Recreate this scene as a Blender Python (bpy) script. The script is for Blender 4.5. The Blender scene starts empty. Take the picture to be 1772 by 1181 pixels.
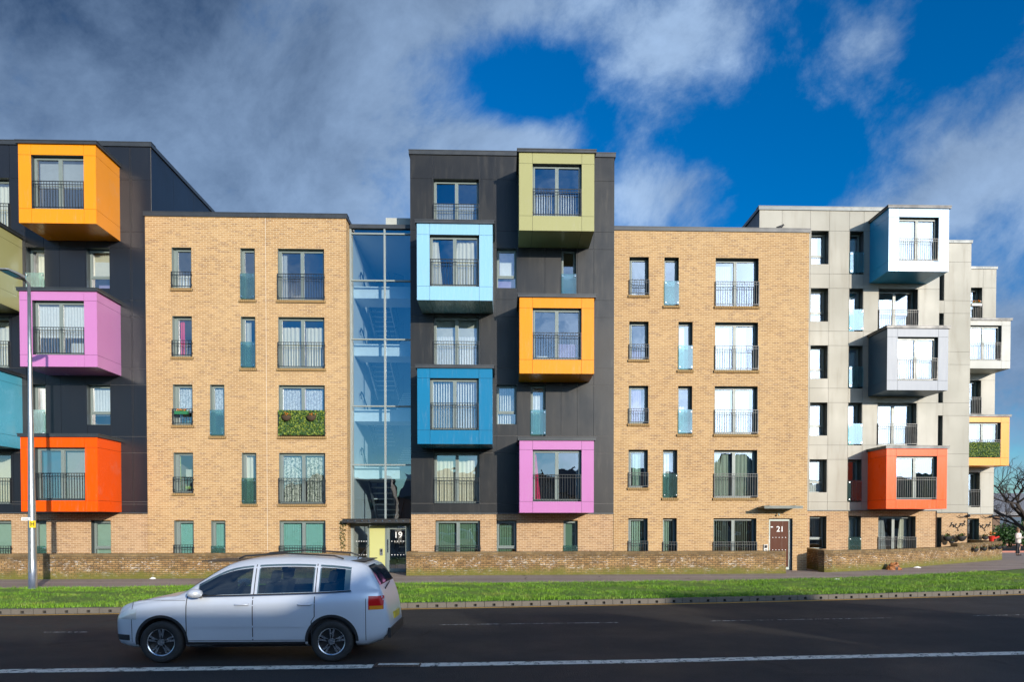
import bpy, bmesh, math, random
from math import radians, sin, cos, tan, pi, sqrt, atan2
from mathutils import Vector, Matrix
random.seed(7)
scene = bpy.context.scene
COL = scene.collection

# ------------------------------------------------------------------ camera
F, CX, HY, EYE = 1181.0, 905.0, 905.0, 2.25
YAW, PITCH = math.atan(0.0288), radians(1.05)
PY = HY + F*tan(PITCH)
R_ = Vector((cos(YAW), -sin(YAW), 0))
F_ = Vector((sin(YAW)*cos(PITCH), cos(YAW)*cos(PITCH), -sin(PITCH)))
U_ = R_.cross(F_)
EYEP = Vector((0, 0, EYE))
cd = bpy.data.cameras.new('camera'); cam = bpy.data.objects.new('camera', cd); COL.objects.link(cam)
M = Matrix((( R_.x, U_.x, -F_.x, 0), (R_.y, U_.y, -F_.y, 0), (R_.z, U_.z, -F_.z, EYE), (0, 0, 0, 1)))
cam.matrix_world = M
cd.sensor_width = 36; cd.lens = F/1772*36
cd.shift_x = (886-CX)/1772; cd.shift_y = (PY-590.5)/1772
cd.clip_start = 0.1; cd.clip_end = 3000
scene.camera = cam

def ray(px, py): return (F_ + R_*((px-CX)/F) - U_*((py-PY)/F))
def P(px, py, Y):                       # point of the real plane at depth Y
    d = ray(px, py); return EYEP + d*(Y/d.y)
def G(px, py, z=0.0):                   # point of the ground at height z
    d = ray(px, py); return EYEP + d*((z-EYE)/d.z)
def PX(px, Y, py=700): return P(px, py, Y).x
def PZ(px, py, Y): return P(px, py, Y).z

# ------------------------------------------------------------------ light
SUN = Vector((0.54, -1.0, 0.243)).normalized()
sl = bpy.data.lights.new('sun', 'SUN'); sl.energy = 4.6; sl.angle = radians(0.5); sl.color = (1.0, 0.90, 0.76)
so = bpy.data.objects.new('sun', sl); COL.objects.link(so)
so.rotation_euler = SUN.to_track_quat('Z', 'Y').to_euler()
so.location = (30, -50, 30)
vs = scene.view_settings
vs.view_transform = 'Standard'; vs.look = 'None'; vs.gamma = 1; vs.exposure = 0.12
scene.cycles.caustics_reflective = False; scene.cycles.caustics_refractive = False
scene.cycles.max_bounces = 8; scene.cycles.transparent_max_bounces = 16
scene.cycles.sample_clamp_indirect = 4

class NT:
    def __init__(s, tree): s.t = tree; s.n = tree.nodes; s.l = tree.links
    def new(s, kind, **kw):
        nd = s.n.new(kind)
        for k, v in kw.items(): setattr(nd, k, v)
        return nd
    def set(s, sock, v):
        if isinstance(v, bpy.types.NodeSocket): s.l.new(v, sock)
        elif v is not None:
            if isinstance(v, (tuple, list)) and len(v) == 3 and sock.type == 'RGBA': v = (*v, 1)
            sock.default_value = v
    def m(s, op, a, b=None, c=None, clamp=False):
        nd = s.n.new('ShaderNodeMath'); nd.operation = op; nd.use_clamp = clamp
        s.set(nd.inputs[0], a); s.set(nd.inputs[1], b); s.set(nd.inputs[2], c)
        return nd.outputs[0]
    def sstep(s, x, a, b, lo=0.0, hi=1.0):
        nd = s.n.new('ShaderNodeMapRange'); nd.interpolation_type = 'SMOOTHSTEP'
        s.set(nd.inputs[0], x); nd.inputs[1].default_value = a; nd.inputs[2].default_value = b
        nd.inputs[3].default_value = lo; nd.inputs[4].default_value = hi
        return nd.outputs[0]
    def noise(s, vec, scale, detail=4, rough=.5, dist=0.0, out='Fac'):
        nd = s.n.new('ShaderNodeTexNoise'); s.set(nd.inputs['Vector'], vec)
        nd.inputs['Scale'].default_value = scale; nd.inputs['Detail'].default_value = detail
        nd.inputs['Roughness'].default_value = rough; nd.inputs['Distortion'].default_value = dist
        return nd.outputs[out]
    def mix(s, f, a, b, mode='MIX'):
        nd = s.n.new('ShaderNodeMix'); nd.data_type = 'RGBA'; nd.blend_type = mode
        s.set(nd.inputs['Factor'], f); s.set(nd.inputs[6], a); s.set(nd.inputs[7], b)
        return nd.outputs[2]
    def comb(s, x, y, z):
        nd = s.n.new('ShaderNodeCombineXYZ'); s.set(nd.inputs[0], x); s.set(nd.inputs[1], y); s.set(nd.inputs[2], z)
        return nd.outputs[0]
    def sep(s, v):
        nd = s.n.new('ShaderNodeSeparateXYZ'); s.l.new(v, nd.inputs[0]); return nd.outputs
    def bump(s, h, strength=.3, dist=.01):
        nd = s.n.new('ShaderNodeBump'); s.set(nd.inputs['Height'], h)
        nd.inputs['Strength'].default_value = strength; nd.inputs['Distance'].default_value = dist
        return nd.outputs[0]

# ------------------------------------------------------------------ sky
w = bpy.data.worlds.new("World"); scene.world = w; w.use_nodes = True
t = NT(w.node_tree); bg = w.node_tree.nodes['Background']
SKY = 0.10
sky = t.new('ShaderNodeTexSky', sky_type='NISHITA', sun_disc=False)
sky.sun_elevation = math.asin(SUN.z); sky.sun_rotation = atan2(SUN.x, SUN.y)
sky.air_density = 1.0; sky.dust_density = 0.3; sky.ozone_density = 3.0; sky.altitude = 200
tc = t.new('ShaderNodeTexCoord').outputs['Generated']
nx, ny, nz = t.sep(tc)
az = t.m('ARCTAN2', nx, ny); el = t.m('ARCSINE', nz)
def gauss(a0, e0, sa, se, amp):
    u = t.m('DIVIDE', t.m('SUBTRACT', az, a0), sa); v = t.m('DIVIDE', t.m('SUBTRACT', el, e0), se)
    q = t.m('ADD', t.m('MULTIPLY', u, u), t.m('MULTIPLY', v, v))
    return t.m('MULTIPLY', t.m('EXPONENT', t.m('MULTIPLY', q, -1.0)), amp)
def addall(*a):
    r = a[0]
    for b in a[1:]: r = t.m('ADD', r, b)
    return r
# cloud field: 3D noise on the view direction, drawn out along a rising diagonal
ux = t.m('ADD', t.m('MULTIPLY', nx, .80), t.m('MULTIPLY', nz, .60)); uz = t.m('SUBTRACT', t.m('MULTIPLY', nz, .80), t.m('MULTIPLY', nx, .60))
def cvec(k, off=0.0): return t.comb(t.m('ADD', t.m('MULTIPLY', ux, k+.15), off), t.m('ADD', ny, off), uz)
nA = t.noise(cvec(.62, 1.3), 4.6, 14, .62, .15)
nB = t.noise(cvec(.9, 4.7), 1.5, 3, .5, .0)
nC = t.noise(cvec(.55, 2.2), 9.0, 14, .66, .20)
leftmass = t.sstep(az, 0.10, -0.20, 0.04, 0.30)
front = t.sstep(ny, 0.0, 0.2)
bias = t.m('MULTIPLY', front, addall(leftmass,
              gauss(.045, .565, .075, .042, -.46), gauss(.05, .645, .12, .03, .16), gauss(.0, .505, .11, .022, .26),
              gauss(.23, .435, .09, .035, .14), gauss(.30, .49, .13, .035, -.22), gauss(.42, .43, .08, .05, -.30),
              gauss(.22, .59, .12, .045, .17), gauss(.49, .555, .05, .03, .22), gauss(.60, .545, .06, .05, -.32), gauss(.39, .56, .04, .06, -.12),
              gauss(.62, .40, .08, .06, .32), gauss(.52, .375, .08, .03, .24), gauss(.66, .20, .1, .06, .12), gauss(.13, .50, .04, .06, -.14)))
bx = t.m('DIVIDE', t.m('ADD', nx, .15), .09)
back = t.m('ADD', t.m('MULTIPLY', t.sstep(ny, -0.1, -0.5), t.m('SUBTRACT', .13, t.m('MULTIPLY', t.m('EXPONENT', t.m('MULTIPLY', t.m('MULTIPLY', bx, bx), -1.0)), .30))), t.m('MULTIPLY', t.sstep(ny, -.1, -.3), t.sstep(nx, .10, .34, -.02, .34)))
cov = addall(t.m('MULTIPLY', nA, 0.74), t.m('MULTIPLY', nB, 0.26), t.m('MULTIPLY', t.m('SUBTRACT', nC, .5), .80), bias, back)
cover = t.m('MULTIPLY', t.sstep(cov, 0.40, 0.80), .95)
dotn = t.new('ShaderNodeVectorMath', operation='DOT_PRODUCT'); t.l.new(tc, dotn.inputs[0]); dotn.inputs[1].default_value = SUN
dp = t.m('MAXIMUM', dotn.outputs['Value'], 0.0)
glow = t.m('ADD', t.m('MULTIPLY', t.m('POWER', dp, 12.0), 3.6), t.m('MULTIPLY', t.m('POWER', dp, 60.0), 3.0))
shade = t.noise(cvec(.7, 7.9), 3.2, 8, .6, .5)
lit = t.m('ADD', t.m('MULTIPLY', t.m('SUBTRACT', shade, .5), .9), t.m('MULTIPLY', t.m('SUBTRACT', nC, .5), .75))
lit = t.m('ADD', lit, t.sstep(el, .68, .15, .32, .62))
lit = t.m('ADD', lit, t.m('MULTIPLY', front, addall(gauss(-.06, .40, .20, .14, .14), gauss(.2, .58, .18, .12, .34), gauss(.62, .36, .13, .09, .30), gauss(.10, .42, .14, .08, .30), gauss(.46, .52, .12, .07, .25), gauss(-.62, .60, .26, .20, -.20), gauss(.72, .15, .2, .15, -.3))))
lit = t.m('ADD', lit, t.m('MULTIPLY', t.sstep(ny, 0, -.3), .35))
lit = t.m('MINIMUM', t.m('MAXIMUM', lit, 0.0), 1.0)
ccol = t.mix(lit, (.022, .052, .120), (.42, .60, .88))
warm = t.mix(t.m('MINIMUM', t.m('POWER', dp, 5.0), 1.0), (1, 1, 1), (1.35, 1.2, 1.05))
ccol = t.mix(1.0, ccol, warm, 'MULTIPLY')
gl = t.m('ADD', glow, 1.0)
ccol = t.mix(1.0, ccol, t.comb(gl, gl, gl), 'MULTIPLY')
ccol = t.mix(1.0, ccol, (1/SKY, 1/SKY, 1/SKY), 'MULTIPLY')
hs = t.new('ShaderNodeHueSaturation'); t.l.new(sky.outputs[0], hs.inputs['Color'])
hs.inputs['Saturation'].default_value = 1.45; hs.inputs['Value'].default_value = 1.0; hs.inputs['Hue'].default_value = 0.5
skyc = t.mix(1.0, hs.outputs[0], (0.90, 1.32, 1.62), 'MULTIPLY')
t.l.new(t.mix(cover, skyc, ccol), bg.inputs['Color']); bg.inputs['Strength'].default_value = SKY

# ------------------------------------------------------------------ materials
def mat(name):
    m = bpy.data.materials.new(name); m.use_nodes = True
    return m, NT(m.node_tree), m.node_tree.nodes['Principled BSDF']
def pm(name, col, rough=.5, metal=0.0, var=.12, scale=6.0, bump=0.0, bscale=60, spec=.5, coat=0.0):
    m, k, b = mat(name)
    tc = k.new('ShaderNodeTexCoord').outputs['Object']
    n = k.noise(tc, scale, 5, .6)
    lo = tuple(c*(1-var) for c in col); hi = tuple(min(1, c*(1+var)) for c in col)
    k.l.new(k.mix(n, lo, hi), b.inputs['Base Color'])
    k.set(b.inputs['Roughness'], k.sstep(n, .3, .7, max(.02, rough*.88), min(1, rough*1.12)))
    b.inputs['Metallic'].default_value = metal; b.inputs['Specular IOR Level'].default_value = spec
    b.inputs['Coat Weight'].default_value = coat; b.inputs['Coat Roughness'].default_value = .08
    if bump: k.l.new(k.bump(k.noise(tc, bscale, 4, .6), bump, .01), b.inputs['Normal'])
    return m
def brick(name, c1, c2, c3, mortar, moss=0.0, eff=0.0, dirt=0.0, ztop=1.0, ms=.008):
    m, k, b = mat(name)
    tc = k.new('ShaderNodeTexCoord').outputs['Object']
    x, y, z = k.sep(tc)
    v = k.comb(k.m('ADD', x, y), z, 0.0)
    def bt(a, bb, mo, sm):
        n = k.new('ShaderNodeTexBrick'); k.l.new(v, n.inputs['Vector'])
        n.offset = .5; n.squash = 1
        k.set(n.inputs['Color1'], a); k.set(n.inputs['Color2'], bb); k.set(n.inputs['Mortar'], mo)
        n.inputs['Scale'].default_value = 1; n.inputs['Mortar Size'].default_value = ms; n.inputs['Mortar Smooth'].default_value = .1
        n.inputs['Bias'].default_value = 0; n.inputs['Brick Width'].default_value = .225; n.inputs['Row Height'].default_value = .075
        return n
    n1 = bt(c1, c2, mortar, .1)
    # second random choice per brick: hash of the cell
    row = k.m('FLOOR', k.m('DIVIDE', z, .075)); sh = k.m('MULTIPLY', k.m('MODULO', row, 2.0), .5)
    colx = k.m('FLOOR', k.m('ADD', k.m('DIVIDE', k.m('ADD', x, y), .225), sh))
    wn = k.new('ShaderNodeTexWhiteNoise', noise_dimensions='3D'); k.l.new(k.comb(colx, row, 2.0), wn.inputs[0])
    pick = k.sstep(wn.outputs['Value'], .80, .97)
    nlow = k.noise(tc, .55, 5, .6); nmid = k.noise(v, 3.0, 6, .65)
    bc = k.mix(k.m('MULTIPLY', pick, .6), n1.outputs['Color'], c3)
    bc = k.mix(k.sstep(nlow, .3, .72, 0, .5), bc, k.mix(1.0, bc, (.78, .70, .62), 'MULTIPLY'))
    bc = k.mix(k.sstep(nmid, .45, .8, 0, .3), bc, k.mix(1.0, bc, (1.22, 1.18, 1.1), 'MULTIPLY'))
    stv = k.noise(k.comb(k.m('MULTIPLY', k.m('ADD', x, y), 2.6), k.m('MULTIPLY', z, .28), 0.0), 1.0, 7, .68); bc = k.mix(k.sstep(stv, .54, .74, 0, .42), bc, k.mix(1.0, bc, (.62, .56, .48), 'MULTIPLY'))
    isb = k.m('SUBTRACT', 1.0, n1.outputs['Fac'])
    colr = k.mix(n1.outputs['Fac'], bc, mortar)
    if eff:
        e = k.noise(v, 2.2, 8, .75, .6); e2 = k.noise(k.comb(k.m('MULTIPLY', k.m('ADD', x, y), 1.0), k.m('MULTIPLY', z, 4.0), 0.0), 5, 6, .8)
        ef = k.m('MULTIPLY', k.sstep(e, .48, .56), k.sstep(e2, .54, .58))
        colr = k.mix(k.m('MULTIPLY', ef, eff), colr, (.72, .69, .62))
    if dirt:
        d = k.m('MULTIPLY', k.sstep(k.noise(v, 1.4, 8, .7, .4), .40, .66), dirt)
        colr = k.mix(d, colr, (.075, .052, .03))
        top = k.m('MULTIPLY', k.sstep(k.m('ADD', z, k.m('MULTIPLY', nmid, .12)), ztop-.22, ztop-.02), .55)
        colr = k.mix(top, colr, (.10, .07, .035))
    if moss:
        low = k.sstep(k.m('ADD', z, k.m('MULTIPLY', k.noise(v, 2, 6, .7), -.75)), .20, -.22)
        mo = k.m('MULTIPLY', low, moss)
        mo = k.m('MAXIMUM', mo, k.m('MULTIPLY', k.sstep(k.noise(v, 1.1, 7, .65), .58, .72), moss*.55))
        colr = k.mix(mo, colr, (.13, .135, .025))
    k.l.new(colr, b.inputs['Base Color']); b.inputs['Roughness'].default_value = .85
    b.inputs['Specular IOR Level'].default_value = .25
    h = k.m('ADD', isb, k.m('MULTIPLY', k.noise(tc, 45, 4, .6), .35))
    k.l.new(k.bump(h, .55, .006), b.inputs['Normal'])
    return m
def clad(name, col, rough=.4, stain=(.2, .18, .15), amt=.25, spec=.5, scale=1.0):
    m, k, b = mat(name)
    tc = k.new('ShaderNodeTexCoord').outputs['Object']; x, y, z = k.sep(tc)
    st = k.noise(k.comb(k.m('MULTIPLY', k.m('ADD', x, y), 5.0), k.m('MULTIPLY', z, .5), 1.0), scale, 6, .65)
    big = k.noise(tc, .35*scale, 4, .6); fine = k.noise(tc, 14, 5, .7)
    c = k.mix(k.sstep(st, .5, .8, 0, amt), col, stain)
    c = k.mix(k.sstep(big, .35, .7, 0, amt*.8), c, tuple(v*.78 for v in col))
    c = k.mix(k.sstep(fine, .55, .85, 0, amt*.35), c, tuple(min(1, v*1.35+.01) for v in col))
    k.l.new(c, b.inputs['Base Color'])
    k.set(b.inputs['Roughness'], k.sstep(k.m('ADD', big, k.m('MULTIPLY', st, .4)), .4, .95, rough*.8, rough*1.25))
    b.inputs['Specular IOR Level'].default_value = spec
    k.l.new(k.bump(k.noise(tc, 1.2, 3, .5), .10, .05), b.inputs['Normal'])
    return m
def glassm(name, tint=(.86, .92, .92), refl=.24, wav=.02, frost=None):
    m = bpy.data.materials.new(name); m.use_nodes = True; k = NT(m.node_tree); k.n.clear()
    out = k.new('ShaderNodeOutputMaterial')
    tr = k.new('ShaderNodeBsdfTransparent'); tr.inputs[0].default_value = (*tint, 1)
    gl = k.new('ShaderNodeBsdfGlossy'); gl.inputs['Roughness'].default_value = 0.0; gl.inputs['Color'].default_value = (.95, .97, 1, 1)
    tc = k.new('ShaderNodeTexCoord').outputs['Object']
    nb = k.bump(k.noise(tc, 1.1, 2, .5), wav, .25); k.l.new(nb, gl.inputs['Normal'])
    lw = k.new('ShaderNodeFresnel'); lw.inputs[0].default_value = 1.5
    f = k.m('ADD', refl, k.m('MULTIPLY', lw.outputs[0], 1.3), clamp=True)
    mx = k.new('ShaderNodeMixShader'); k.l.new(f, mx.inputs[0]); k.l.new(tr.outputs[0], mx.inputs[1]); k.l.new(gl.outputs[0], mx.inputs[2])
    res = mx.outputs[0]
    if frost:
        df = k.new('ShaderNodeBsdfDiffuse'); df.inputs[0].default_value = (*frost, 1); m2 = k.new('ShaderNodeMixShader'); m2.inputs[0].default_value = .06
        k.l.new(res, m2.inputs[1]); k.l.new(df.outputs[0], m2.inputs[2]); res = m2.outputs[0]
    k.l.new(res, out.inputs[0])
    return m
def cloth(name, col, trans=.35, pattern=None):
    m, k, b = mat(name)
    tc = k.new('ShaderNodeTexCoord').outputs['Object']
    n = k.noise(tc, 9, 6, .65)
    c = k.mix(n, tuple(v*.85 for v in col), tuple(min(1, v*1.1) for v in col))
    if pattern:
        c = k.mix(k.sstep(k.noise(tc, 13, 5, .7, 1.0), .47, .56), c, pattern)
    k.l.new(c, b.inputs['Base Color']); b.inputs['Roughness'].default_value = .9
    return m
def lace(name):
    m = bpy.data.materials.new(name); m.use_nodes = True; k = NT(m.node_tree); k.n.clear()
    out = k.new('ShaderNodeOutputMaterial')
    tc = k.new('ShaderNodeTexCoord').outputs['Object']
    tr = k.new('ShaderNodeBsdfTransparent'); df = k.new('ShaderNodeBsdfDiffuse'); df.inputs[0].default_value = (.85, .88, .9, 1)
    f = k.sstep(k.noise(tc, 16, 3, .6, 1.5), .42, .56, .45, .97)
    mx = k.new('ShaderNodeMixShader'); k.l.new(f, mx.inputs[0]); k.l.new(tr.outputs[0], mx.inputs[1]); k.l.new(df.outputs[0], mx.inputs[2])
    k.l.new(mx.outputs[0], out.inputs[0]); return m

BR = brick('buff_brick', (.50, .315, .145), (.39, .235, .105), (.25, .145, .085), (.62, .49, .31))
BRR = brick('red_buff_brick', (.47, .30, .16), (.36, .22, .11), (.24, .14, .08), (.60, .47, .32))
BRW = brick('weathered_brick', (.46, .29, .125), (.29, .165, .068), (.11, .065, .035), (.10, .075, .04), moss=.85, eff=.95, dirt=.5, ztop=1.02, ms=.013)
BLK = clad('black_cladding', (.012, .0125, .013), .38, (.075, .068, .055), .5, .42)
BLK2 = clad('black_and_shaded_cladding', (.011, .013, .018), .34, (.03, .032, .035), .2)
PALE = clad('pale_cladding', (.37, .355, .30), .50, (.24, .20, .15), .5, .30, .6)
PALEW = clad('offwhite_cladding', (.46, .46, .42), .5, (.4, .4, .35), .2, .4)
EDGE_L = pm('joint_edge_glint', (.24, .23, .22), .6); RAIL_D = pm('joint_dark', (.09, .09, .085), .7)  # pale joint paints in the light caught on panel edges
CAPM = pm('roof_flashing', (.035, .04, .045), .42, 0, .2, 3, .05, 20)
CAPG = pm('grey_flashing', (.10, .115, .12), .42, .2, .2, 3)
FRM = pm('sage_frame', (.19, .23, .215), .38, 0, .08, 3)
FRMD = pm('dark_reveal', (.045, .058, .06), .4, 0, .1, 3)  # sage lining again, the shade in the reveals put into its colour
FRML = pm('pale_green_frame', (.36, .42, .38), .4, 0, .08, 3)
RLG = pm('railing_black', (.016, .02, .023), .4, 0, .1)
GL = glassm('window_glass'); GLS = glassm('stair_glass', (.74, .88, .96), .22, .012)
GLT = glassm('balustrade_glass', (.55, .74, .71), .08, .01, frost=(.34, .55, .52))
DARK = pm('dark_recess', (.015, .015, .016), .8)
STEEL = pm('galvanised_steel', (.46, .47, .47), .36, .85, .15, 9, .05, 40)
CHROME = pm('bright_steel', (.7, .7, .7), .2, 1.0)
ROOMW = pm('room_wall', (.30, .27, .24), .9, 0, .1, 1.0)
ROOMD = pm('room_dark', (.12, .11, .10), .9, 0, .1, 1.0)
PLAST = pm('white_plaster', (.74, .76, .72), .8, 0, .04, 1.0)
WHITE = pm('white_paint', (.78, .78, .76), .6)

# ------------------------------------------------------------------ mesh helpers
class MB:
    def __init__(s): s.v = []; s.f = []; s.mi = []
    def quad(s, a, b, c, d, m=0):
        i = len(s.v); s.v += [tuple(a), tuple(b), tuple(c), tuple(d)]; s.f.append((i, i+1, i+2, i+3)); s.mi.append(m)
    def tri(s, a, b, c, m=0):
        i = len(s.v); s.v += [tuple(a), tuple(b), tuple(c)]; s.f.append((i, i+1, i+2)); s.mi.append(m)
    def box(s, x0, x1, y0, y1, z0, z1, m=0):
        i = len(s.v)
        s.v += [(x0,y0,z0),(x1,y0,z0),(x1,y1,z0),(x0,y1,z0),(x0,y0,z1),(x1,y0,z1),(x1,y1,z1),(x0,y1,z1)]
        for f in ((0,3,2,1),(4,5,6,7),(0,1,5,4),(1,2,6,5),(2,3,7,6),(3,0,4,7)):
            s.f.append(tuple(i+q for q in f)); s.mi.append(m)
    def tube(s, pts, r, n=8, m=0, cap=True):
        pts = [Vector(p) for p in pts]; rr = r if isinstance(r, (list, tuple)) else [r]*len(pts)
        rings = []
        for k, p in enumerate(pts):
            d = (pts[min(k+1, len(pts)-1)]-pts[max(k-1, 0)]).normalized()
            a = d.cross(Vector((0, 0, 1)))
            if a.length < 1e-3: a = d.cross(Vector((1, 0, 0)))
            a.normalize(); b = d.cross(a)
            i = len(s.v); rings.append(i)
            for q in range(n):
                g = 2*pi*q/n; s.v.append(tuple(p+a*cos(g)*rr[k]+b*sin(g)*rr[k]))
        for k in range(len(rings)-1):
            for q in range(n):
                s.f.append((rings[k]+q, rings[k]+(q+1) % n, rings[k+1]+(q+1) % n, rings[k+1]+q)); s.mi.append(m)
        if cap:
            s.f.append(tuple(rings[0]+q for q in range(n))[::-1]); s.mi.append(m)
            s.f.append(tuple(rings[-1]+q for q in range(n))); s.mi.append(m)
    def prism(s, poly, h0, h1, m=0, ax='z'):          # polygon extruded along an axis
        n = len(poly); i = len(s.v)
        def mk(p, h): return (p[0], p[1], h) if ax == 'z' else ((p[0], h, p[1]) if ax == 'y' else (h, p[0], p[1]))
        s.v += [mk(p, h0) for p in poly]+[mk(p, h1) for p in poly]
        s.f.append(tuple(range(i, i+n))[::-1]); s.mi.append(m); s.f.append(tuple(range(i+n, i+2*n))); s.mi.append(m)
        for q in range(n): s.f.append((i+q, i+(q+1) % n, i+n+(q+1) % n, i+n+q)); s.mi.append(m)
    def ball(s, c, r, n=8, sz=1.0, m=0, jit=0.0):
        i = len(s.v); rows = n//2+1
        for a in range(rows):
            th = pi*a/(rows-1)
            for q in range(n):
                ph = 2*pi*q/n; rr = r*(1+random.uniform(-jit, jit))
                s.v.append((c[0]+rr*sin(th)*cos(ph), c[1]+rr*sin(th)*sin(ph), c[2]+rr*sz*cos(th)))
        for a in range(rows-1):
            for q in range(n): s.f.append((i+a*n+q, i+(a+1)*n+q, i+(a+1)*n+(q+1) % n, i+a*n+(q+1) % n)); s.mi.append(m)
    def mesh(s, name, mats, smooth=False):
        me = bpy.data.meshes.new(name); me.from_pydata(s.v, [], s.f)
        for mm in (mats if isinstance(mats, (list, tuple)) else [mats]): me.materials.append(mm)
        me.polygons.foreach_set('material_index', s.mi)
        me.validate(); 
        bm = bmesh.new(); bm.from_mesh(me)
        bmesh.ops.remove_doubles(bm, verts=bm.verts, dist=1e-5) if smooth else None
        bmesh.ops.recalc_face_normals(bm, faces=bm.faces) if smooth else None
        bm.to_mesh(me); bm.free()
        if smooth: me.polygons.foreach_set('use_smooth', [True]*len(me.polygons))
        me.update(); return me
    def build(s, name, mats, parent=None, smooth=False, loc=None):
        return link(name, s.mesh(name, mats, smooth), parent, loc)
def link(name, me, parent=None, loc=None):
    o = bpy.data.objects.new(name, me); COL.objects.link(o)
    if parent: o.parent = parent
    if loc is not None: o.location = loc
    return o
def tag(o, label=None, cat=None, group=None, kind=None):
    if label: o['label'] = label
    if cat: o['category'] = cat
    if group: o['group'] = group
    if kind: o['kind'] = kind
    return o
def thing(name, label, cat, loc=(0, 0, 0), group=None, rz=0):
    o = bpy.data.objects.new(name, None); COL.objects.link(o); o.location = loc; o.rotation_euler[2] = rz
    o.empty_display_size = .3
    return tag(o, label, cat, group)

def spans(a, b, cuts):
    c = sorted({a, b, *[q for q in cuts if a+.02 < q < b-.02]}); return list(zip(c[:-1], c[1:]))
def wall_mesh(x0, x1, z0, z1, Y, holes, rev=.25, xj=(), zj=(), panel=False, m=0, mrev=1, mjoint=2, mb=None):
    """front wall facing -Y at depth Y with rectangular holes, lined reveals, optional proud panels"""
    mb = mb or MB()
    xs = sorted({x0, x1, *[h[0] for h in holes], *[h[1] for h in holes], *[q for q in xj if x0 < q < x1]})
    zs = sorted({z0, z1, *[h[2] for h in holes], *[h[3] for h in holes], *[q for q in zj if z0 < q < z1]})
    inh = lambda x, z: any(h[0] < x < h[1] and h[2] < z < h[3] for h in holes)
    jx = {round(q, 4) for q in xj}; jz = {round(q, 4) for q in zj}
    g = .006
    for a, b in zip(xs[:-1], xs[1:]):
        for c, d in zip(zs[:-1], zs[1:]):
            if inh((a+b)/2, (c+d)/2): continue
            if not panel: mb.quad((a, Y, c), (b, Y, c), (b, Y, d), (a, Y, d), m); continue
            mb.quad((a, Y+.02, c), (b, Y+.02, c), (b, Y+.02, d), (a, Y+.02, d), mjoint)
            ga = g if round(a, 4) in jx else 0; gb = g if round(b, 4) in jx else 0
            gc = g if round(c, 4) in jz else 0; gd = g if round(d, 4) in jz else 0
            A = (a+ga, Y, c+gc); B = (b-gb, Y, c+gc); C = (b-gb, Y, d-gd); D = (a+ga, Y, d-gd)
            mb.quad(A, B, C, D, m)
            bk = lambda p: (p[0], Y+.02, p[2])
            if ga: mb.quad(bk(A), A, D, bk(D), m)
            if gb: mb.quad(B, bk(B), bk(C), C, m)
            if gc: mb.quad(bk(A), bk(B), B, A, m)
            if gd: mb.quad(D, C, bk(C), bk(D), m)
    for h in holes:
        a, b, c, d = h[:4]; r = h[4] if len(h) > 4 else rev; q = Y-.004
        if r <= 0: continue
        mb.quad((a, q, c), (a, Y+r, c), (a, Y+r, d), (a, q, d), mrev)
        mb.quad((b, Y+r, c), (b, q, c), (b, q, d), (b, Y+r, d), mrev)
        mb.quad((a, q, d), (a, Y+r, d), (b, Y+r, d), (b, q, d), mrev)
        mb.quad((a, Y+r, c), (a, q, c), (b, q, c), (b, Y+r, c), mrev)
    return mb

# ------------------------------------------------------------------ window kit (local: x centred, y = 0 wall face, z = 0 foot of the opening)
_cache = {}
def cached(key, fn):
    if key not in _cache: _cache[key] = fn()
    return _cache[key]
def rframe(mb, x0, x1, z0, z1, t, y0, y1, m=0):
    mb.box(x0, x0+t, y0, y1, z0, z1, m); mb.box(x1-t, x1, y0, y1, z0, z1, m)
    mb.box(x0+t, x1-t, y0, y1, z0, z0+t, m); mb.box(x0+t, x1-t, y0, y1, z1-t, z1, m)
def frame_mesh(kind, w, h, rev):
    mb = MB(); a, b = -w/2, w/2; y0, y1 = rev-.005, rev+.07
    rframe(mb, a+.002, b-.002, .002, h-.002, .045, y0, y1)
    panes = []
    def leaf(x0, x1, z0, z1):
        rframe(mb, x0, x1, z0, z1, .055, y0-.018, y1-.02); panes.append((x0+.055, x1-.055, z0+.055, z1-.055))
    if kind == 'double':
        leaf(a+.045, -.012, .045, h-.045); leaf(.012, b-.045, .045, h-.045)
        mb.box(-.012, .012, y0-.012, y1-.01, .045, h-.045)
    elif kind == 'casement':
        zt = h*.30
        mb.box(a+.045, b-.045, y0, y1, zt-.03, zt+.03)
        leaf(a+.045, b-.045, zt+.03, h-.045); panes.append((a+.045, b-.045, .045, zt-.03))
    elif kind == 'left':                                  # a narrow fixed light with a wide jamb
        mb.box(a+.045, a+.10, y0, y1, .045, h-.045); leaf(a+.10, b-.045, .045, h-.045)
    else:
        leaf(a+.045, b-.045, .045, h-.045)
    return mb.mesh('window_frame', [FRM]), panes
def pane_mesh(p, y):
    mb = MB(); mb.quad((p[0]-.005, y, p[2]-.005), (p[1]+.005, y, p[2]-.005), (p[1]+.005, y, p[3]+.005), (p[0]-.005, y, p[3]+.005)); return mb.mesh('pane', [GL])
def rail_mesh(w, h, n, side=.0):
    mb = MB(); a, b = -w/2-side, w/2+side; y = -.045
    mb.box(a, b, y-.018, y+.018, h-.02, h); mb.box(a, b, y-.012, y+.012, h-.13, h-.112); mb.box(a, b, y-.018, y+.018, .06, .085)
    for x in (a, b): mb.box(x-.016, x+.016, y-.02, y+.02, .02, h+.005)
    for i in range(1, n):
        x = a+(b-a)*i/n; mb.box(x-.0065, x+.0065, y-.0065, y+.0065, .085, h-.02)
    for x in (a, b):
        for z in (.14, h-.12): mb.box(x-.03, x+.03, y, .0, z-.03, z+.03)
    return mb.mesh('railing', [RLG])
def balu_mesh(w, h):
    mb = MB(); mb.box(-w/2+.0, w/2-.0, -.052, -.040, .05, h)
    return mb.mesh('balustrade', [GLT])
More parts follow.
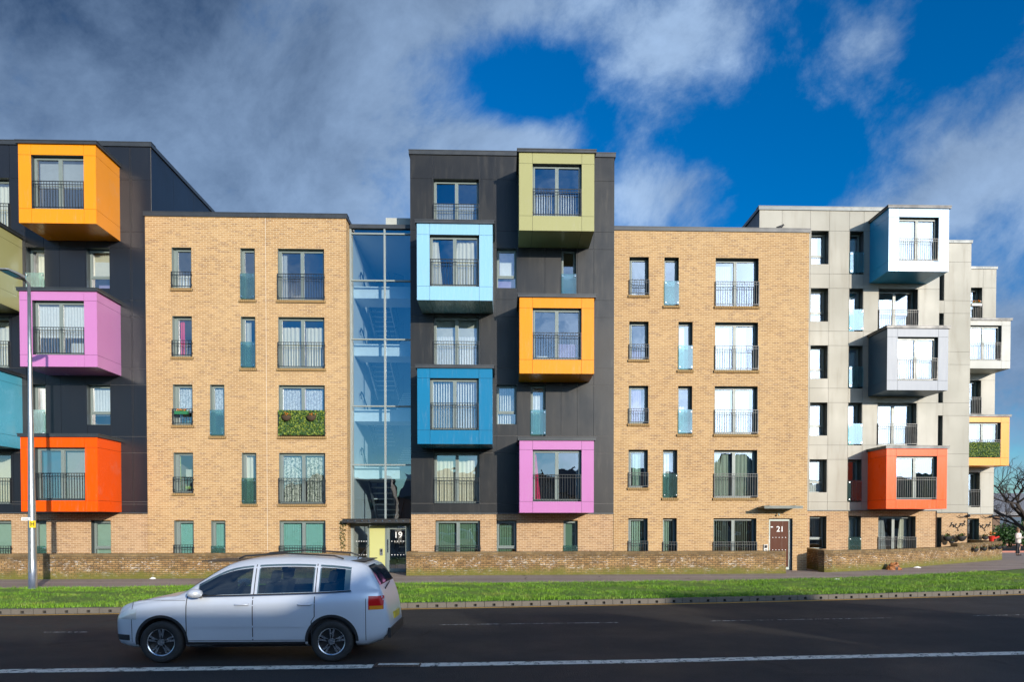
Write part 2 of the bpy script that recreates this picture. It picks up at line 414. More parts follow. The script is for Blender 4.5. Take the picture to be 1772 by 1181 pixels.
def clamp_mesh():
    mb = MB(); mb.tube([(0, -.085, 0), (0, -.002, 0)], .024, 8); return mb.mesh('clamp', [CHROME])
MC = {}
def cm(n):
    if n not in MC:
        T = dict(cream=(.82, .78, .62), white=(.85, .86, .84), teal=(.30, .66, .60), mint=(.40, .58, .46), green=(.17, .30, .20), red=(.75, .03, .14),
                 lime=(.40, .60, .12), grey=(.42, .44, .44), greycream=(.60, .60, .52), sage=(.42, .50, .40), purple=(.35, .28, .5), dark=(.06, .08, .10), blue=(.05, .22, .35))
        if n == 'lace': MC[n] = lace('lace_net')
        elif n == 'pattern': MC[n] = cloth('patterned_curtain', (.80, .82, .72), 0, (.10, .14, .09))
        else: MC[n] = cloth(n+'_cloth', T[n])
    return MC[n]
def wavy(mb, x0, x1, z0, z1, y, amp=.03, wl=.16, m=0, flare=0.0, top=0.0, seed=0):
    n = max(6, int((x1-x0)/.02)); rs = random.Random(seed); ph = rs.uniform(0, 6)
    nz = 5; i0 = len(mb.v)
    for j in range(nz+1):
        tz = j/nz; z = z0+(z1-z0)*tz
        for i in range(n+1):
            s = i/n; x = x0+(x1-x0)*s + flare*(1-tz)*(s-.5)
            yy = y+amp*(1-.35*tz)*sin(x/wl*2*pi+ph+.7*sin(s*7+ph))
            zz = z + (top*abs(sin(s*pi*4+ph)) if j == nz else 0)
            mb.v.append((x, yy, zz))
    for j in range(nz):
        for i in range(n):
            a = i0+j*(n+1)+i; mb.f.append((a, a+1, a+n+2, a+n+1)); mb.mi.append(m)
def slats(mb, x0, x1, z0, z1, y, wd=.09, ang=35, m=0):
    n = max(2, int((x1-x0)/(wd*.92))); a = radians(ang)
    for i in range(n):
        x = x0+(x1-x0)*(i+.5)/n; dx = wd/2*cos(a); dy = wd/2*sin(a)
        mb.quad((x-dx, y-dy, z0), (x+dx, y+dy, z0), (x+dx, y+dy, z1), (x-dx, y-dy, z1), m)
def dressing(spec, w, h, rev, parent, seed):
    """spec: list of (kind, material, x0, x1 (0..1), z0, z1 (0..1))"""
    y = rev+.17
    for (kd, mt, a, b, c, d) in spec:
        mb = MB(); x0 = -w/2+w*a; x1 = -w/2+w*b; z0 = h*c+.01; z1 = h*d-.01
        nm = 'curtain'
        if kd == 'c': wavy(mb, x0, x1, z0, z1, y, seed=seed, top=.02)
        elif kd == 't': wavy(mb, x0, x1, z0, z1, y, seed=seed, flare=.35)
        elif kd == 's': slats(mb, x0, x1, z0, z1, y); nm = 'blind'
        elif kd == 'sc': slats(mb, x0, x1, z0, z1, y, ang=30, wd=.10); nm = 'blind'
        elif kd == 'so': slats(mb, x0, x1, z0, z1, y, ang=62, wd=.10); nm = 'blind'
        elif kd == 'r': mb.quad((x0, y, z0), (x1, y, z0), (x1, y, z1), (x0, y, z1)); nm = 'blind'
        elif kd == 'n': wavy(mb, x0, x1, z0, z1, y-.03, .015, .11, seed=seed)
        elif kd == 'b': mb.box(x0, x1, y+.25, y+.6, z0, z1); nm = 'furniture'
        mb.build(nm, cm(mt), parent, smooth=kd in 'ctn')
        y += .02
def fill_window(parent, kind, w, h, rev, rail=None, dress=(), seed=0, railn=None):
    me, panes = cached(('f', kind, round(w, 2), round(h, 2), rev), lambda: frame_mesh(kind, w, h, rev))
    return me, panes
def add_window(bld, X, Y, Z, kind, w, h, rev, rail=None, dress=(), lab=None, rh=1.06):
    w = round(w, 2); h = round(h, 2)
    me, panes = cached(('f', kind, w, h, rev), lambda: frame_mesh(kind, w, h, rev))
    o = link('window', me, bld, (X, Y, Z))
    if lab: o['label'] = lab
    detail(o, panes, kind, w, h, rev, rail, dress, rh)
    return o
def detail(o, panes, kind, w, h, rev, rail, dress, rh):
    for i, p in enumerate(panes):
        g = link('pane', cached(('p', tuple(round(q, 3) for q in p), rev), lambda: pane_mesh(p, rev+.02)), o)
        g.rotation_euler = (random.uniform(-.008, .008), 0, random.uniform(-.014, .014))
    if rail == 'bar': link('railing', cached(('r', w, rh), lambda: rail_mesh(w, rh, max(5, int(w/.10)))), o)
    elif rail == 'barin': link('railing', cached(('ri', w, rh), lambda: rail_mesh(w-.06, rh, max(5, int(w/.10)))), o)
    elif rail == 'glass':
        link('balustrade', cached(('b', w, rh), lambda: balu_mesh(w, rh)), o)
        for x in (-w/2+.05, w/2-.05):
            for z in (.12, rh-.10): link('clamp', cached('cl', clamp_mesh), o, (x, 0, z))
    dressing(dress, w, h, rev, o, random.randint(0, 999))
def room(mb, x0, x1, z0, z1, y0, y1, m=0, g=.55):
    """inside of a room behind an opening: floor, ceiling, walls, back"""
    X0, X1, Z0, Z1 = x0-g, x1+g, z0-.02, z1+.18
    mb.quad((X0, y0, Z0), (X0, y1, Z0), (X0, y1, Z1), (X0, y0, Z1), m); mb.quad((X1, y0, Z0), (X1, y1, Z0), (X1, y1, Z1), (X1, y0, Z1), m)
    mb.quad((X0, y0, Z0), (X1, y0, Z0), (X1, y1, Z0), (X0, y1, Z0), 1); mb.quad((X0, y0, Z1), (X1, y0, Z1), (X1, y1, Z1), (X0, y1, Z1), m)
    mb.quad((X0, y1, Z0), (X1, y1, Z0), (X1, y1, Z1), (X0, y1, Z1), m)
    # inner lining of the front wall around the opening
    for q in ((X0, x0, Z0, Z1), (x1, X1, Z0, Z1), (x0, x1, z1, Z1)):
        mb.quad((q[0], y0+.001, q[2]), (q[1], y0+.001, q[2]), (q[1], y0+.001, q[3]), (q[0], y0+.001, q[3]), m)
def cap(mb, x0, x1, y0, y1, z, t=.14, over=.06, m=0):
    mb.box(x0-over, x1+over, y0-over, y1, z, z+t*.75, m); mb.box(x0-over-.015, x1+over+.015, y0-over-.015, y1, z+t*.75, z+t, m)
def sill(bld, X, Y, Z, w):
    mb = MB(); n = int((w+.12)/.0755); a = -(w+.12)/2
    for i in range(n):
        x = a+(w+.12)*i/n; q = random.uniform(-.004, .004)
        mb.box(x+.006, x+(w+.12)/n-.006, -.075+q, -.003, -.105, -.004+q*.4)
    mb.box(a+.001, -a-.001, -.045, -.0045, -.097, -.009, 1)
    mb.build('brick_sill', [SILLM, cm_mortar], bld, loc=(X, Y, Z))
cm_mortar = pm('mortar', (.16, .12, .07), .9); SILLM = pm('sill_brick', (.30, .19, .075), .85, 0, .4, 9)

# bays -----------------------------------------------------------------------
def bay(bld, px, YW, colour, dress, rail=True, lab=None, joint=None, d=1.65, inner=True):
    """px = front face (x0,x1,ytop,ybot) and opening (x0,x1,ytop,ybot) measured on the front plane"""
    YF = YW-d
    x0, x1, yt, yb, ox0, ox1, oyt, oyb = px
    ym = (yt+yb)/2
    X0, X1 = P(x0, ym, YF).x, P(x1, ym, YF).x; xm = (x0+x1)/2
    Z1, Z0 = P(xm, yt, YF).z, P(xm, yb, YF).z
    O0, O1 = P(ox0, ym, YF).x, P(ox1, ym, YF).x; OZ1, OZ0 = P(xm, oyt, YF).z, P(xm, oyb, YF).z
    xc = (O0+O1)/2
    # local frame: x centred on the opening, y = 0 at the front face, z = 0 at the foot of the opening
    a, b, z0, z1 = X0-xc, X1-xc, Z0-OZ0, Z1-OZ0; w, h = O1-O0, OZ1-OZ0; oa, ob = -w/2, w/2
    mb = MB(); e = .016; g = .005
    # backing box (open where the window is)
    A, B, C, D = a+e, b-e, z0+e, z1-e
    wall_mesh(A, B, C, D, e, [(oa, ob, 0, h, .20)], m=1, mrev=2, mb=mb)
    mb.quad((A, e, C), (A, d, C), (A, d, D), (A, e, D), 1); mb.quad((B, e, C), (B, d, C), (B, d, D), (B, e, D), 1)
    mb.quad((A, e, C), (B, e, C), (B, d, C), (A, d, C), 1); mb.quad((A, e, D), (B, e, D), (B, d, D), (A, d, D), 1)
    def panel(x_0, x_1, y_0, y_1, z_0, z_1): mb.box(x_0, x_1, y_0, y_1, z_0, z_1, 0)
    xs = [(a, oa-g), (oa+g, ob-g), (ob+g, b)]; zs = [(z0, 0-g), (0+g, h-g), (h+g, z1)]
    for i, (p, q) in enumerate(xs):
        for j, (r, s) in enumerate(zs):
            if i == 1 and j == 1: continue
            if i == 0: q = oa-(g if j != 1 else 0)
            if i == 2: p = ob+(g if j != 1 else 0)
            if j == 0 and i == 1: s = -g*.2
            panel(p, q, 0, e, r, s)
    for sx in (0, 1):
        p, q = ((a, a+e-.001) if sx == 0 else (b-e+.001, b))
        for j, (r, s) in enumerate(zs): panel(p, q, e+.001, d, r+.0, s)
    for i, (p, q) in enumerate(xs): panel(p+(e if i == 0 else 0), q-(e if i == 2 else 0), e+.001, d, z0, z0+e-.001)
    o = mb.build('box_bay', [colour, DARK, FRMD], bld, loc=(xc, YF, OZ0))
    if lab: o['label'] = lab
    c = MB(); cap(c, a, b, 0, d-.005, z1+.002, .13, .07); c.build('bay_roof', [CAPM], o)
    me, panes = cached(('f', 'double', round(w, 2), round(h, 2), .20), lambda: frame_mesh('double', round(w, 2), round(h, 2), .20))
    wo = link('bay_window', me, o)
    for p in panes:
        gpo = link('pane', cached(('p', tuple(round(q, 3) for q in p), .2), lambda: pane_mesh(p, .22)), o)
        gpo.rotation_euler = (random.uniform(-.008, .008), 0, random.uniform(-.014, .014))
    if rail:
        rm = cached(('ri', round(w, 2), 'bay'), lambda: rail_mesh(w-.05, 1.06, int(w/.105)))
        r = link('railing', rm, o, (0, .075, 0))
    dressing(dress, w, h, .20, o, random.randint(0, 999))
    r = MB(); room(r, A+.04+.0, B-.04, C+.25, D-.25, .27, d+2.8, g=-.0); r.build('room', [ROOMW, ROOMD], o)
    return (X0+.10, X1-.10, Z0+.12, Z1-.12)

# ------------------------------------------------------------------ ground, road, verge
def smooth_line(pts, z, xs):
    """world polyline through picture points lying on the ground, resampled at world x"""
    w_ = [G(a, b, z) for a, b in pts]; out = []
    for x in xs:
        if x <= w_[0].x: d = (w_[1].y-w_[0].y)/(w_[1].x-w_[0].x); out.append(w_[0].y+d*(x-w_[0].x)); continue
        if x >= w_[-1].x:
            d = (w_[-1].y-w_[-2].y)/(w_[-1].x-w_[-2].x); e = x-w_[-1].x; out.append(min(70, w_[-1].y+d*e+.05*e*e)); continue
        for p, q in zip(w_[:-1], w_[1:]):
            if p.x <= x <= q.x: out.append(p.y+(q.y-p.y)*(x-p.x)/(q.x-p.x)); break
    for _ in range(6): out = [out[0]]+[(out[i-1]+2*out[i]+out[i+1])/4 for i in range(1, len(out)-1)]+[out[-1]]
    return out
XS = [-60+i*1.0 for i in range(101)]
KERB = smooth_line([(0, 1065), (350, 1059.5), (700, 1054), (1244, 1043.5), (1772, 1029)], 0.0, XS)
VEDGE = smooth_line([(0, 1019.6), (350, 1015), (700, 1011), (1100, 1008), (1380, 1004), (1601, 996), (1772, 985)], .14, XS)
def at(line, x):
    f = max(0, min(len(XS)-1.001, x-XS[0])); i = int(f); return line[i]+(line[i+1]-line[i])*(f-i)

def asphalt(name, base, sp, rough=.8, patches=True):
    m, k, b = mat(name); tc = k.new('ShaderNodeTexCoord').outputs['Object']
    big = k.noise(tc, .35, 6, .65); mid = k.noise(tc, 2.5, 5, .7); fine = k.noise(tc, 70, 3, .8)
    c = k.mix(big, tuple(v*.75 for v in base), tuple(v*1.3 for v in base))
    c = k.mix(k.sstep(mid, .5, .8, 0, .4), c, tuple(v*.6 for v in base))
    vo = k.new('ShaderNodeTexVoronoi'); k.l.new(tc, vo.inputs['Vector']); vo.inputs['Scale'].default_value = 55
    c = k.mix(k.sstep(vo.outputs['Distance'], .28, .05, 0, .55), c, sp)
    vc = k.new('ShaderNodeTexVoronoi', feature='DISTANCE_TO_EDGE'); k.l.new(k.mix(.35, tc, k.noise(tc, 1.6, 5, .7, out='Color')), vc.inputs['Vector']); vc.inputs['Scale'].default_value = .42
    crack = k.m('MULTIPLY', k.sstep(vc.outputs['Distance'], .012, .002), k.sstep(k.noise(tc, .5, 3), .5, .62))
    c = k.mix(k.m('MULTIPLY', crack, .75), c, tuple(v*.25 for v in base))
    x_, y_, z_ = k.sep(tc); tr_ = k.m('SINE', k.m('ADD', k.m('MULTIPLY', y_, 3.4), .6))
    c = k.mix(k.sstep(k.m('ADD', tr_, k.m('MULTIPLY', mid, .8)), .6, 1.5, 0, .22), c, tuple(v*1.8 for v in base))
    sp2 = k.noise(tc, 9, 3, .9); c = k.mix(k.sstep(sp2, .66, .72, 0, .35), c, tuple(v*2.6 for v in base))
    k.l.new(c, b.inputs['Base Color']); k.set(b.inputs['Roughness'], k.sstep(big, .3, .7, rough-.12, rough+.1))
    b.inputs['Specular IOR Level'].default_value = .35
    k.l.new(k.bump(k.m('ADD', fine, k.m('MULTIPLY', vo.outputs['Distance'], .7)), .8, .012), b.inputs['Normal'])
    return m
ASPH = asphalt('road_asphalt', (.021, .020, .020), (.15, .145, .14)); PAVE = asphalt('pavement_asphalt', (.33, .265, .22), (.36, .31, .27), .85)
EARTH = pm('earth', (.06, .065, .03), .95, 0, .3, .5)
def worn_paint(name, col, lo=.40, hi=.5, sc=6):
    """paint worn through to the tarmac in patches"""
    m = bpy.data.materials.new(name); m.use_nodes = True; k = NT(m.node_tree); b = k.n['Principled BSDF']; out = k.n['Material Output']
    tc = k.new('ShaderNodeTexCoord').outputs['Object']; n = k.noise(tc, sc, 8, .75); n2 = k.noise(tc, 40, 4, .7)
    b.inputs['Base Color'].default_value = (*col, 1); b.inputs['Roughness'].default_value = .7
    k.l.new(k.mix(n2, tuple(v*.7 for v in col), col), b.inputs['Base Color'])
    tr = k.new('ShaderNodeBsdfTransparent'); mx = k.new('ShaderNodeMixShader')
    k.l.new(k.sstep(k.m('ADD', n, k.m('MULTIPLY', k.m('SUBTRACT', n2, .5), .5)), lo, hi), mx.inputs[0]); k.l.new(tr.outputs[0], mx.inputs[1]); k.l.new(b.outputs[0], mx.inputs[2])
    k.l.new(mx.outputs[0], out.inputs[0]); return m

mb = MB(); mb.quad((-1500, -1500, -.06), (1500, -1500, -.06), (1500, 1500, -.06), (-1500, 1500, -.06))
tag(mb.build('ground', EARTH), kind='structure')
def strip(f0, f1, z, dx0=-60, dx1=40, n=100, mb=None):
    mb = mb or MB()
    for i in range(n):
        a = dx0+(dx1-dx0)*i/n; b = dx0+(dx1-dx0)*(i+1)/n
        mb.quad((a, f0(a), z), (b, f0(b), z), (b, f1(b), z), (a, f1(a), z))
    return mb
tag(strip(lambda x: -11.5, lambda x: at(KERB, x)+.02, 0.0).build('road', ASPH), kind='structure')
tag(strip(lambda x: at(VEDGE, x)-.1, lambda x: 75.0, .145).build('pavement', PAVE), kind='structure')
# verge: gently uneven turf between kerb and pavement
mb = MB(); nxx, nyy = 260, 14; i0 = 0
from mathutils import noise as mn
def vz(x, y): return .135+.03*mn.noise(Vector((x*.5, y*.5, 0)))+.012*mn.noise(Vector((x*2.5, y*2.5, 4)))
for i in range(nxx+1):
    x = -45+75*i/nxx; y0 = at(KERB, x)+.14; y1 = at(VEDGE, x)+.05
    for j in range(nyy+1):
        y = y0+(y1-y0)*j/nyy; ed = min(1, min(j, nyy-j)/1.5); mb.v.append((x, y, .10+(vz(x, y)-.10+.02)*ed+.015))
for i in range(nxx):
    for j in range(nyy):
        a = i*(nyy+1)+j; mb.f.append((a, a+nyy+1, a+nyy+2, a+1)); mb.mi.append(0)
m_, k_, b_ = mat('turf'); tc_ = k_.new('ShaderNodeTexCoord').outputs['Object']
k_.l.new(k_.mix(k_.sstep(k_.noise(tc_, 1.3, 6, .7), .35, .7), (.09, .17, .02), (.15, .24, .03)), b_.inputs['Base Color']); b_.inputs['Roughness'].default_value = .95
k_.l.new(k_.bump(k_.noise(tc_, 30, 4, .8), 1, .03), b_.inputs['Normal'])
tag(mb.build('verge', m_, smooth=False), kind='structure')
# grass blades
import numpy as np
rng = np.random.default_rng(3)
def grass():
    N = 210000
    x = rng.uniform(-21, 21, N); t_ = rng.uniform(0, 1, N)
    xi = np.clip(x-XS[0], 0, len(XS)-1.01); ii = xi.astype(int); fr = xi-ii
    K = np.array(KERB); V = np.array(VEDGE)
    y0 = K[ii]+(K[ii+1]-K[ii])*fr+.16; y1 = V[ii]+(V[ii+1]-V[ii])*fr+.06
    y = y0+(y1-y0)*t_; y += rng.normal(0, .05, N)*((t_ < .06) | (t_ > .94))
    cl = np.sin(x*1.7+np.sin(y*2.3)*1.5)+np.sin(y*3.1+x*.7)
    bare = (np.abs(x-G(115, 1028, .14).x) < 1.1) & (np.abs(y-G(115, 1028, .14).y) < .22)
    pn = np.sin(x*1.9+2*np.sin(y*1.3))*np.sin(y*2.9+1.7*np.sin(x*1.1)); keep = ~bare & (rng.uniform(0, 1, N) < np.clip(1.25+.9*pn, .12, 1)) & ~((t_ > .93) & (rng.uniform(0, 1, N) < .45)); x, y, cl = x[keep], y[keep], cl[keep]; N = len(x)
    z = np.full(N, .14); cl2 = np.sin(x*9.1+3*np.sin(y*7.7))*np.sin(y*11.3+2*np.sin(x*6.1)); h = (.035+.012*cl+.03*cl2+rng.uniform(0, .05, N)**1.0); h = np.clip(h, .012, .15)
    a = rng.uniform(0, 2*pi, N); wd = rng.uniform(.006, .012, N); lx = rng.normal(0, .022, N); ly = rng.normal(0, .022, N)
    v = np.zeros((N, 3, 3)); v[:, 0] = np.c_[x-wd*np.cos(a), y-wd*np.sin(a), z-.02]; v[:, 1] = np.c_[x+wd*np.cos(a), y+wd*np.sin(a), z-.02]
    v[:, 2] = np.c_[x+lx, y+ly, z+h]
    me = bpy.data.meshes.new('grass'); me.vertices.add(N*3); me.loops.add(N*3); me.polygons.add(N)
    me.vertices.foreach_set('co', v.ravel()); me.loops.foreach_set('vertex_index', np.arange(N*3)); me.polygons.foreach_set('loop_start', np.arange(0, N*3, 3))
    me.update(calc_edges=True)
    m, k, b = mat('grass_blades'); tc = k.new('ShaderNodeTexCoord').outputs['Object']
    c = k.mix(k.sstep(k.m('ADD', k.m('MULTIPLY', k.noise(tc, 2.0, 5, .7), .5), k.m('MULTIPLY', k.noise(tc, 24, 2, .7), .5)), .36, .64), (.028, .11, .004), (.22, .41, .015)); c = k.mix(k.sstep(k.noise(tc, .8, 4, .6), .52, .7, 0, .6), c, (.30, .32, .06))
    k.l.new(c, b.inputs['Base Color']); b.inputs['Roughness'].default_value = .6
    b.inputs['Subsurface Weight'].default_value = 0
    me.materials.append(m); return link('grass', me)
tag(grass(), 'short bright green grass on the verge between road and pavement', 'grass', kind='stuff')

# kerb with drain slots
CONC = pm('kerb_concrete', (.13, .115, .095), .85, 0, .4, 3, .3, 50)
mb = MB(); pts = []; x = -24.0
while x < 30:
    y = at(KERB, x); x2 = x+.497; y2 = at(KERB, x2); dx, dy = x2-x, y2-y; L = sqrt(dx*dx+dy*dy); nx_, ny_ = -dy/L*.15, dx/L*.15
    q = random.uniform(-.003, .003); zt = .135+q; g = .004/L
    def kp(s, tt): return (x+dx*s+nx_*tt, y+dy*s+ny_*tt)
    dark = 0
    # block with a slot in the middle of its face: left part, right part, bridge over, under
    for (s0, s1, zl, zh) in ((g, .42, 0, zt), (.58, 1-g, 0, zt), (.42, .58, .085, zt), (.42, .58, 0, .018)):
        c = [kp(s0, 0), kp(s1, 0), kp(s1, 1), kp(s0, 1)]; mb.prism(c, zl-.02 if zl == 0 else zl, zh, 0)
    c = [kp(.42, .5), kp(.58, .5), kp(.58, .9), kp(.42, .9)]; mb.prism(c, .018, .085, 1)
    x += .5
tag(mb.build('kerb', [CONC, DARK]), kind='structure')
# painted lines: centre line, worn broken line, yellow gutter line
def pline(pp, z, wid, n=60, gaps=None):
    w_ = [G(a, b, 0) for a, b in pp]; mb = MB()
    for p, q in zip(w_[:-1], w_[1:]):
        d = (q-p).normalized(); nn = Vector((-d.y, d.x, 0))*wid/2
        mb.quad(*[(v.x, v.y, z) for v in (p-nn, q-nn, q+nn, p+nn)])
    return mb
WP = worn_paint('white_road_paint', (.86, .80, .68), .40, .47, 7); WP2 = worn_paint('thin_worn_paint', (.5, .5, .48), .47, .56, 9)
YP = worn_paint('yellow_road_paint', (.70, .38, .07), .28, .42, 4)
L0 = G(-500, 1173, 0); 
tag(pline([(-700, 1177), (0, 1163), (350, 1158.5), (645, 1154.5)], .004, .27).build('centre_line', WP), kind='structure')
tag(pline([(728, 1152), (1100, 1146), (1400, 1139), (1772, 1131.5), (2300, 1120)], .004, .27).build('centre_line', WP), kind='structure')
for i, pp in enumerate((((75, 1095.5), (160, 1095)), ((760, 1082.5), (1070, 1078.5)), ((1225, 1076), (1540, 1070.5)), ((1685, 1067), (1990, 1060)))):
    tag(pline(pp, .004, .07).build('lane_line', WP2), kind='structure')
mb = strip(lambda x: at(KERB, x)-.26, lambda x: at(KERB, x)-.10, .004, -30, 30, 120); tag(mb.build('yellow_line', YP), kind='structure')
# iron access cover in the centre line
c0 = G(688, 1152, 0); mb = MB()
mb.box(-.36, .36, -.17, .17, .003, .009); rframe(MB(), 0, 1, 0, 1, .1, 0, 1)
for i in range(-7, 8):
    for j in range(-3, 4): mb.box(i*.047-.014, i*.047+.014, j*.046-.014, j*.046+.014, .009, .013)
o = mb.build('access_cover', pm('rusty_iron', (.10, .07, .055), .7, .4, .3, 12), loc=(c0.x, c0.y, 0))
mb = MB(); mb.box(-.30, .34, -.05, .06, .0135, .016); mb.build('paint_stripe', WP, o)
tag(o, 'rusty iron access cover set into the white centre line of the road', 'access cover')

# ------------------------------------------------------------------ building
YA = 28.25
HOPEN = {'left': 1.65, 'slim': 2.09, 'double': 2.09, 'casement': 1.62}
def make_windows(bld, YW, rev, W, hz, sills, dy=0.0):
    """W: (px0, px1, yref, row, kind, rail, dress[, label]); returns the holes"""
    holes = []; rm = MB()
    for e in W:
        x0, x1, yr, row, kind, rail, dr = e[:7]; lab = e[7] if len(e) > 7 else None
        a, b = P(x0, yr, YW).x, P(x1, yr, YW).x; h = HOPEN[kind]; zt = hz(row); zb = zt-h
        yy = YW+(dy if row == 0 else 0)
        holes.append((a, b, zb, zt, rev)); w = b-a
        rh = 1.06 if kind != 'left' else .66
        add_window(bld, (a+b)/2, yy, zb, kind, w, h, rev, rail, dr, lab, rh)
        j = random.uniform(-.02, .02); g = .30+random.uniform(-.05, .05)
        room(rm, a, b, zb-.25+j, zt+j, yy+rev+.055, yy+rev+random.uniform(2.6, 3.4), g=g)
        if sills and row > 0: sill(bld, (a+b)/2, YW, zb, w)
    rm.build('interior', [ROOMW, ROOMD], bld)
    return holes
def shell(bld, mats, X0, X1, Y0, Y1, Z0, Z1, sides='lrbt', mid=0):
    mb = MB()
    if 'l' in sides: mb.quad((X0, Y1, Z0), (X0, Y0, Z0), (X0, Y0, Z1), (X0, Y1, Z1))
    if 'r' in sides: mb.quad((X1, Y0, Z0), (X1, Y1, Z0), (X1, Y1, Z1), (X1, Y0, Z1))
    if 'b' in sides: mb.quad((X1, Y1, Z0), (X0, Y1, Z0), (X0, Y1, Z1), (X1, Y1, Z1))
    mb.build('side_wall', mats, bld)
    r = MB(); r.quad((X0, Y0, Z1-.02), (X1, Y0, Z1-.02), (X1, Y1, Z1-.02), (X0, Y1, Z1-.02)); r.build('roof', CAPM, bld)
def parapet(bld, X0, X1, Y0, Y1, Z, t=.16, mat_=None, over=.05):
    mb = MB(); q = .30
    for (a, b, c, d) in ((X0-over, X1+over, Y0-over, Y0+q), (X0-over, X0+q, Y0+q, Y1), (X1-q, X1+over, Y0+q, Y1)):
        mb.box(a, b, c, d, Z, Z+t)
    mb.box(X0-over-.01, X1+over+.01, Y0-over-.01, Y0+q+.01, Z+t, Z+t+.025)
    x = X0+1.5
    while x < X1: mb.box(x, x+.05, Y0-over-.006, Y0-over, Z-.0, Z+t); x += 3.0
    mb.build('parapet_cap', mat_ or CAPM, bld)
def paint(n, c, r=.22, v=.06, sp=.42, dirt=1.0): 
    m, k, b = mat(n); tc = k.new('ShaderNodeTexCoord').outputs['Object']; x, y, z = k.sep(tc)
    st = k.noise(k.comb(k.m('MULTIPLY', x, 7), y, k.m('MULTIPLY', z, .8)), 1.2, 6, .7); bg_ = k.noise(tc, .8, 3, .5)
    cc = k.mix(bg_, tuple(q*(1-v) for q in c), tuple(min(1, q*(1+v)) for q in c)); cc = k.mix(k.sstep(st, .52, .82, 0, .20*dirt), cc, (.40, .37, .33)); cc = k.mix(k.sstep(k.noise(tc, 22, 4, .7), .62, .75, 0, .18), cc, (.12, .11, .10))
    k.l.new(cc, b.inputs['Base Color']); k.set(b.inputs['Roughness'], k.sstep(st, .3, .8, r*(1-.15*dirt), r*(1+.3*dirt))); b.inputs['Specular IOR Level'].default_value = sp
    k.l.new(k.bump(bg_, .04, .04), b.inputs['Normal']); return m
C_OR = paint('amber_panel', (.82, .275, .004)); C_PU = paint('orchid_panel', (.50, .19, .42)); C_RO = paint('orange_panel', (.86, .088, .002), .3, .06, .15)
C_GR = paint('olive_panel', (.36, .35, .155)); C_LB = paint('light_blue_panel', (.26, .50, .68), .26); C_BL = paint('azure_panel', (.010, .165, .32))
C_LB2 = paint('sky_blue_panel', (.001, .27, .56), .38, .06, 1.0, .2); C_GB = paint('slate_blue_panel', (.012, .055, .12), .44, .06, .7, .1)
C_LBS = paint('light_blue_shaded_panel', (.09, .40, .54), .26)  # light blue paint again, with the shaded side's teal put into the colour
C_YE = paint('yellow_panel', (.80, .30, .025), .3, .06, .2)
CC = [('c', 'cream', .04, .46, 0, .93), ('c', 'cream', .53, .95, 0, .93)]
TEAL1 = [('sc', 'teal', .02, .98, 0, .97)]; GREENB = [('sc', 'green', .02, .98, 0, .97)]
MINT = [('sc', 'mint', .02, .98, 0, .97)]

# --- left black block
B1 = thing('apartment_block', 'charcoal panelled apartment block at the left edge with amber, orchid and orange box bays', 'building')
def hzA(px): 
    z0 = PZ(px, 901.6, YA); z4 = PZ(px, 429.0, YA); return lambda r: z0+(z4-z0)/4*r
hz = hzA(320)
bl = []
bl.append(bay(B1, (32, 166, 250, 386.5, 54, 145, 268.5, 361.5), YA+.03, C_OR, [('r', 'grey', .05, .95, .45, .98)], lab='amber box bay, topmost at the left'))
bl.append(bay(B1, (34, 168, 504.5, 635, 56, 145.8, 520.5, 614.5), YA+.03, C_PU, [('n', 'white', .03, .97, .35, .97), ('b', 'white', .55, .8, 0, .3)], lab='orchid purple box bay behind the street lamp'))
bl.append(bay(B1, (36, 169, 757, 886, 60, 147.3, 775, 867), YA+.03, C_RO, [('so', 'blue', .05, .5, 0, .95), ('so', 'grey', .52, .95, 0, .95)], lab='orange box bay above the garden wall'))
bl.append(bay(B1, (-150, -13, 383, 519, -124, -40, 400, 492), YA+.03, C_GR, CC, lab='olive green box bay cut by the picture edge'))
bl.append(bay(B1, (-149, -13, 638, 770, -124, -40, 654, 748), YA+.03, C_LBS, CC, lab='light blue box bay cut by the picture edge'))
def H(px_y, YW=YA): return PZ(300, px_y, YW)
Wd = []
hz1 = hzA(130)
for r in (4, 2): Wd.append((149.8 if r == 4 else 150.5, 189.5 if r == 4 else 190.8, 460 if r == 4 else 700, r, 'casement', None, [('so', 'cream', .02, .98, .3, .97), ('b', 'purple', .1, .6, 0, .25)] if r == 4 else [('n', 'white', .02, .98, .25, .95)]))
for r in (4, 2): Wd.append((45.7 if r == 4 else 54, 77 if r == 4 else 79, 460 if r == 4 else 700, r, 'slim', 'glass', [('c', 'cream', .3, .98, 0, .95)]))
for r in (5, 3, 1): Wd.append((-75, 16 if r != 1 else 19, {5: 345, 3: 580, 1: 825}[r], r, 'double', 'bar', CC if r != 1 else [('so', 'cream', .4, .98, 0, .9)]))
Wg = [(158, 192, 930, 0, 'casement', None, [('sc', 'mint', .02, .98, 0, .97)]), (56, 80.5, 930, 0, 'slim', 'glass', [('sc', 'mint', .02, .98, 0, .97)]), (-68, 20, 930, 0, 'double', 'bar', [('sc', 'mint', .02, .98, 0, .97)])]
zb1 = PZ(130, 888, YA)
X261, X252 = P(261, 300, YA).x, P(253.5, 600, YA).x
zt1 = PZ(230, 254, YA)
holes = make_windows(B1, YA, .25, Wd, hz1, False)
hb = [(b[0], b[1], b[2], b[3], 0) for b in bl]
xL = P(-420, 500, YA).x
zbr = PZ(420, 377, YA)            # top of the brick block
jz = [hz1(r) for r in range(1, 6)]+[hz1(r)-2.09 for r in range(1, 6)]+[zb1+.45]
jx = [P(q, 560, YA).x for q in (-300, -220, -100, -78, 20, 45, 77, 104, 149, 190, 227)]+[X252-.55]
mb = wall_mesh(xL, X252, zb1, zt1, YA, holes+hb, .25, jx, jz, True)
mb = wall_mesh(X252, X261, zbr-.3, zt1, YA, [], .25, (), jz, True, mb=mb)
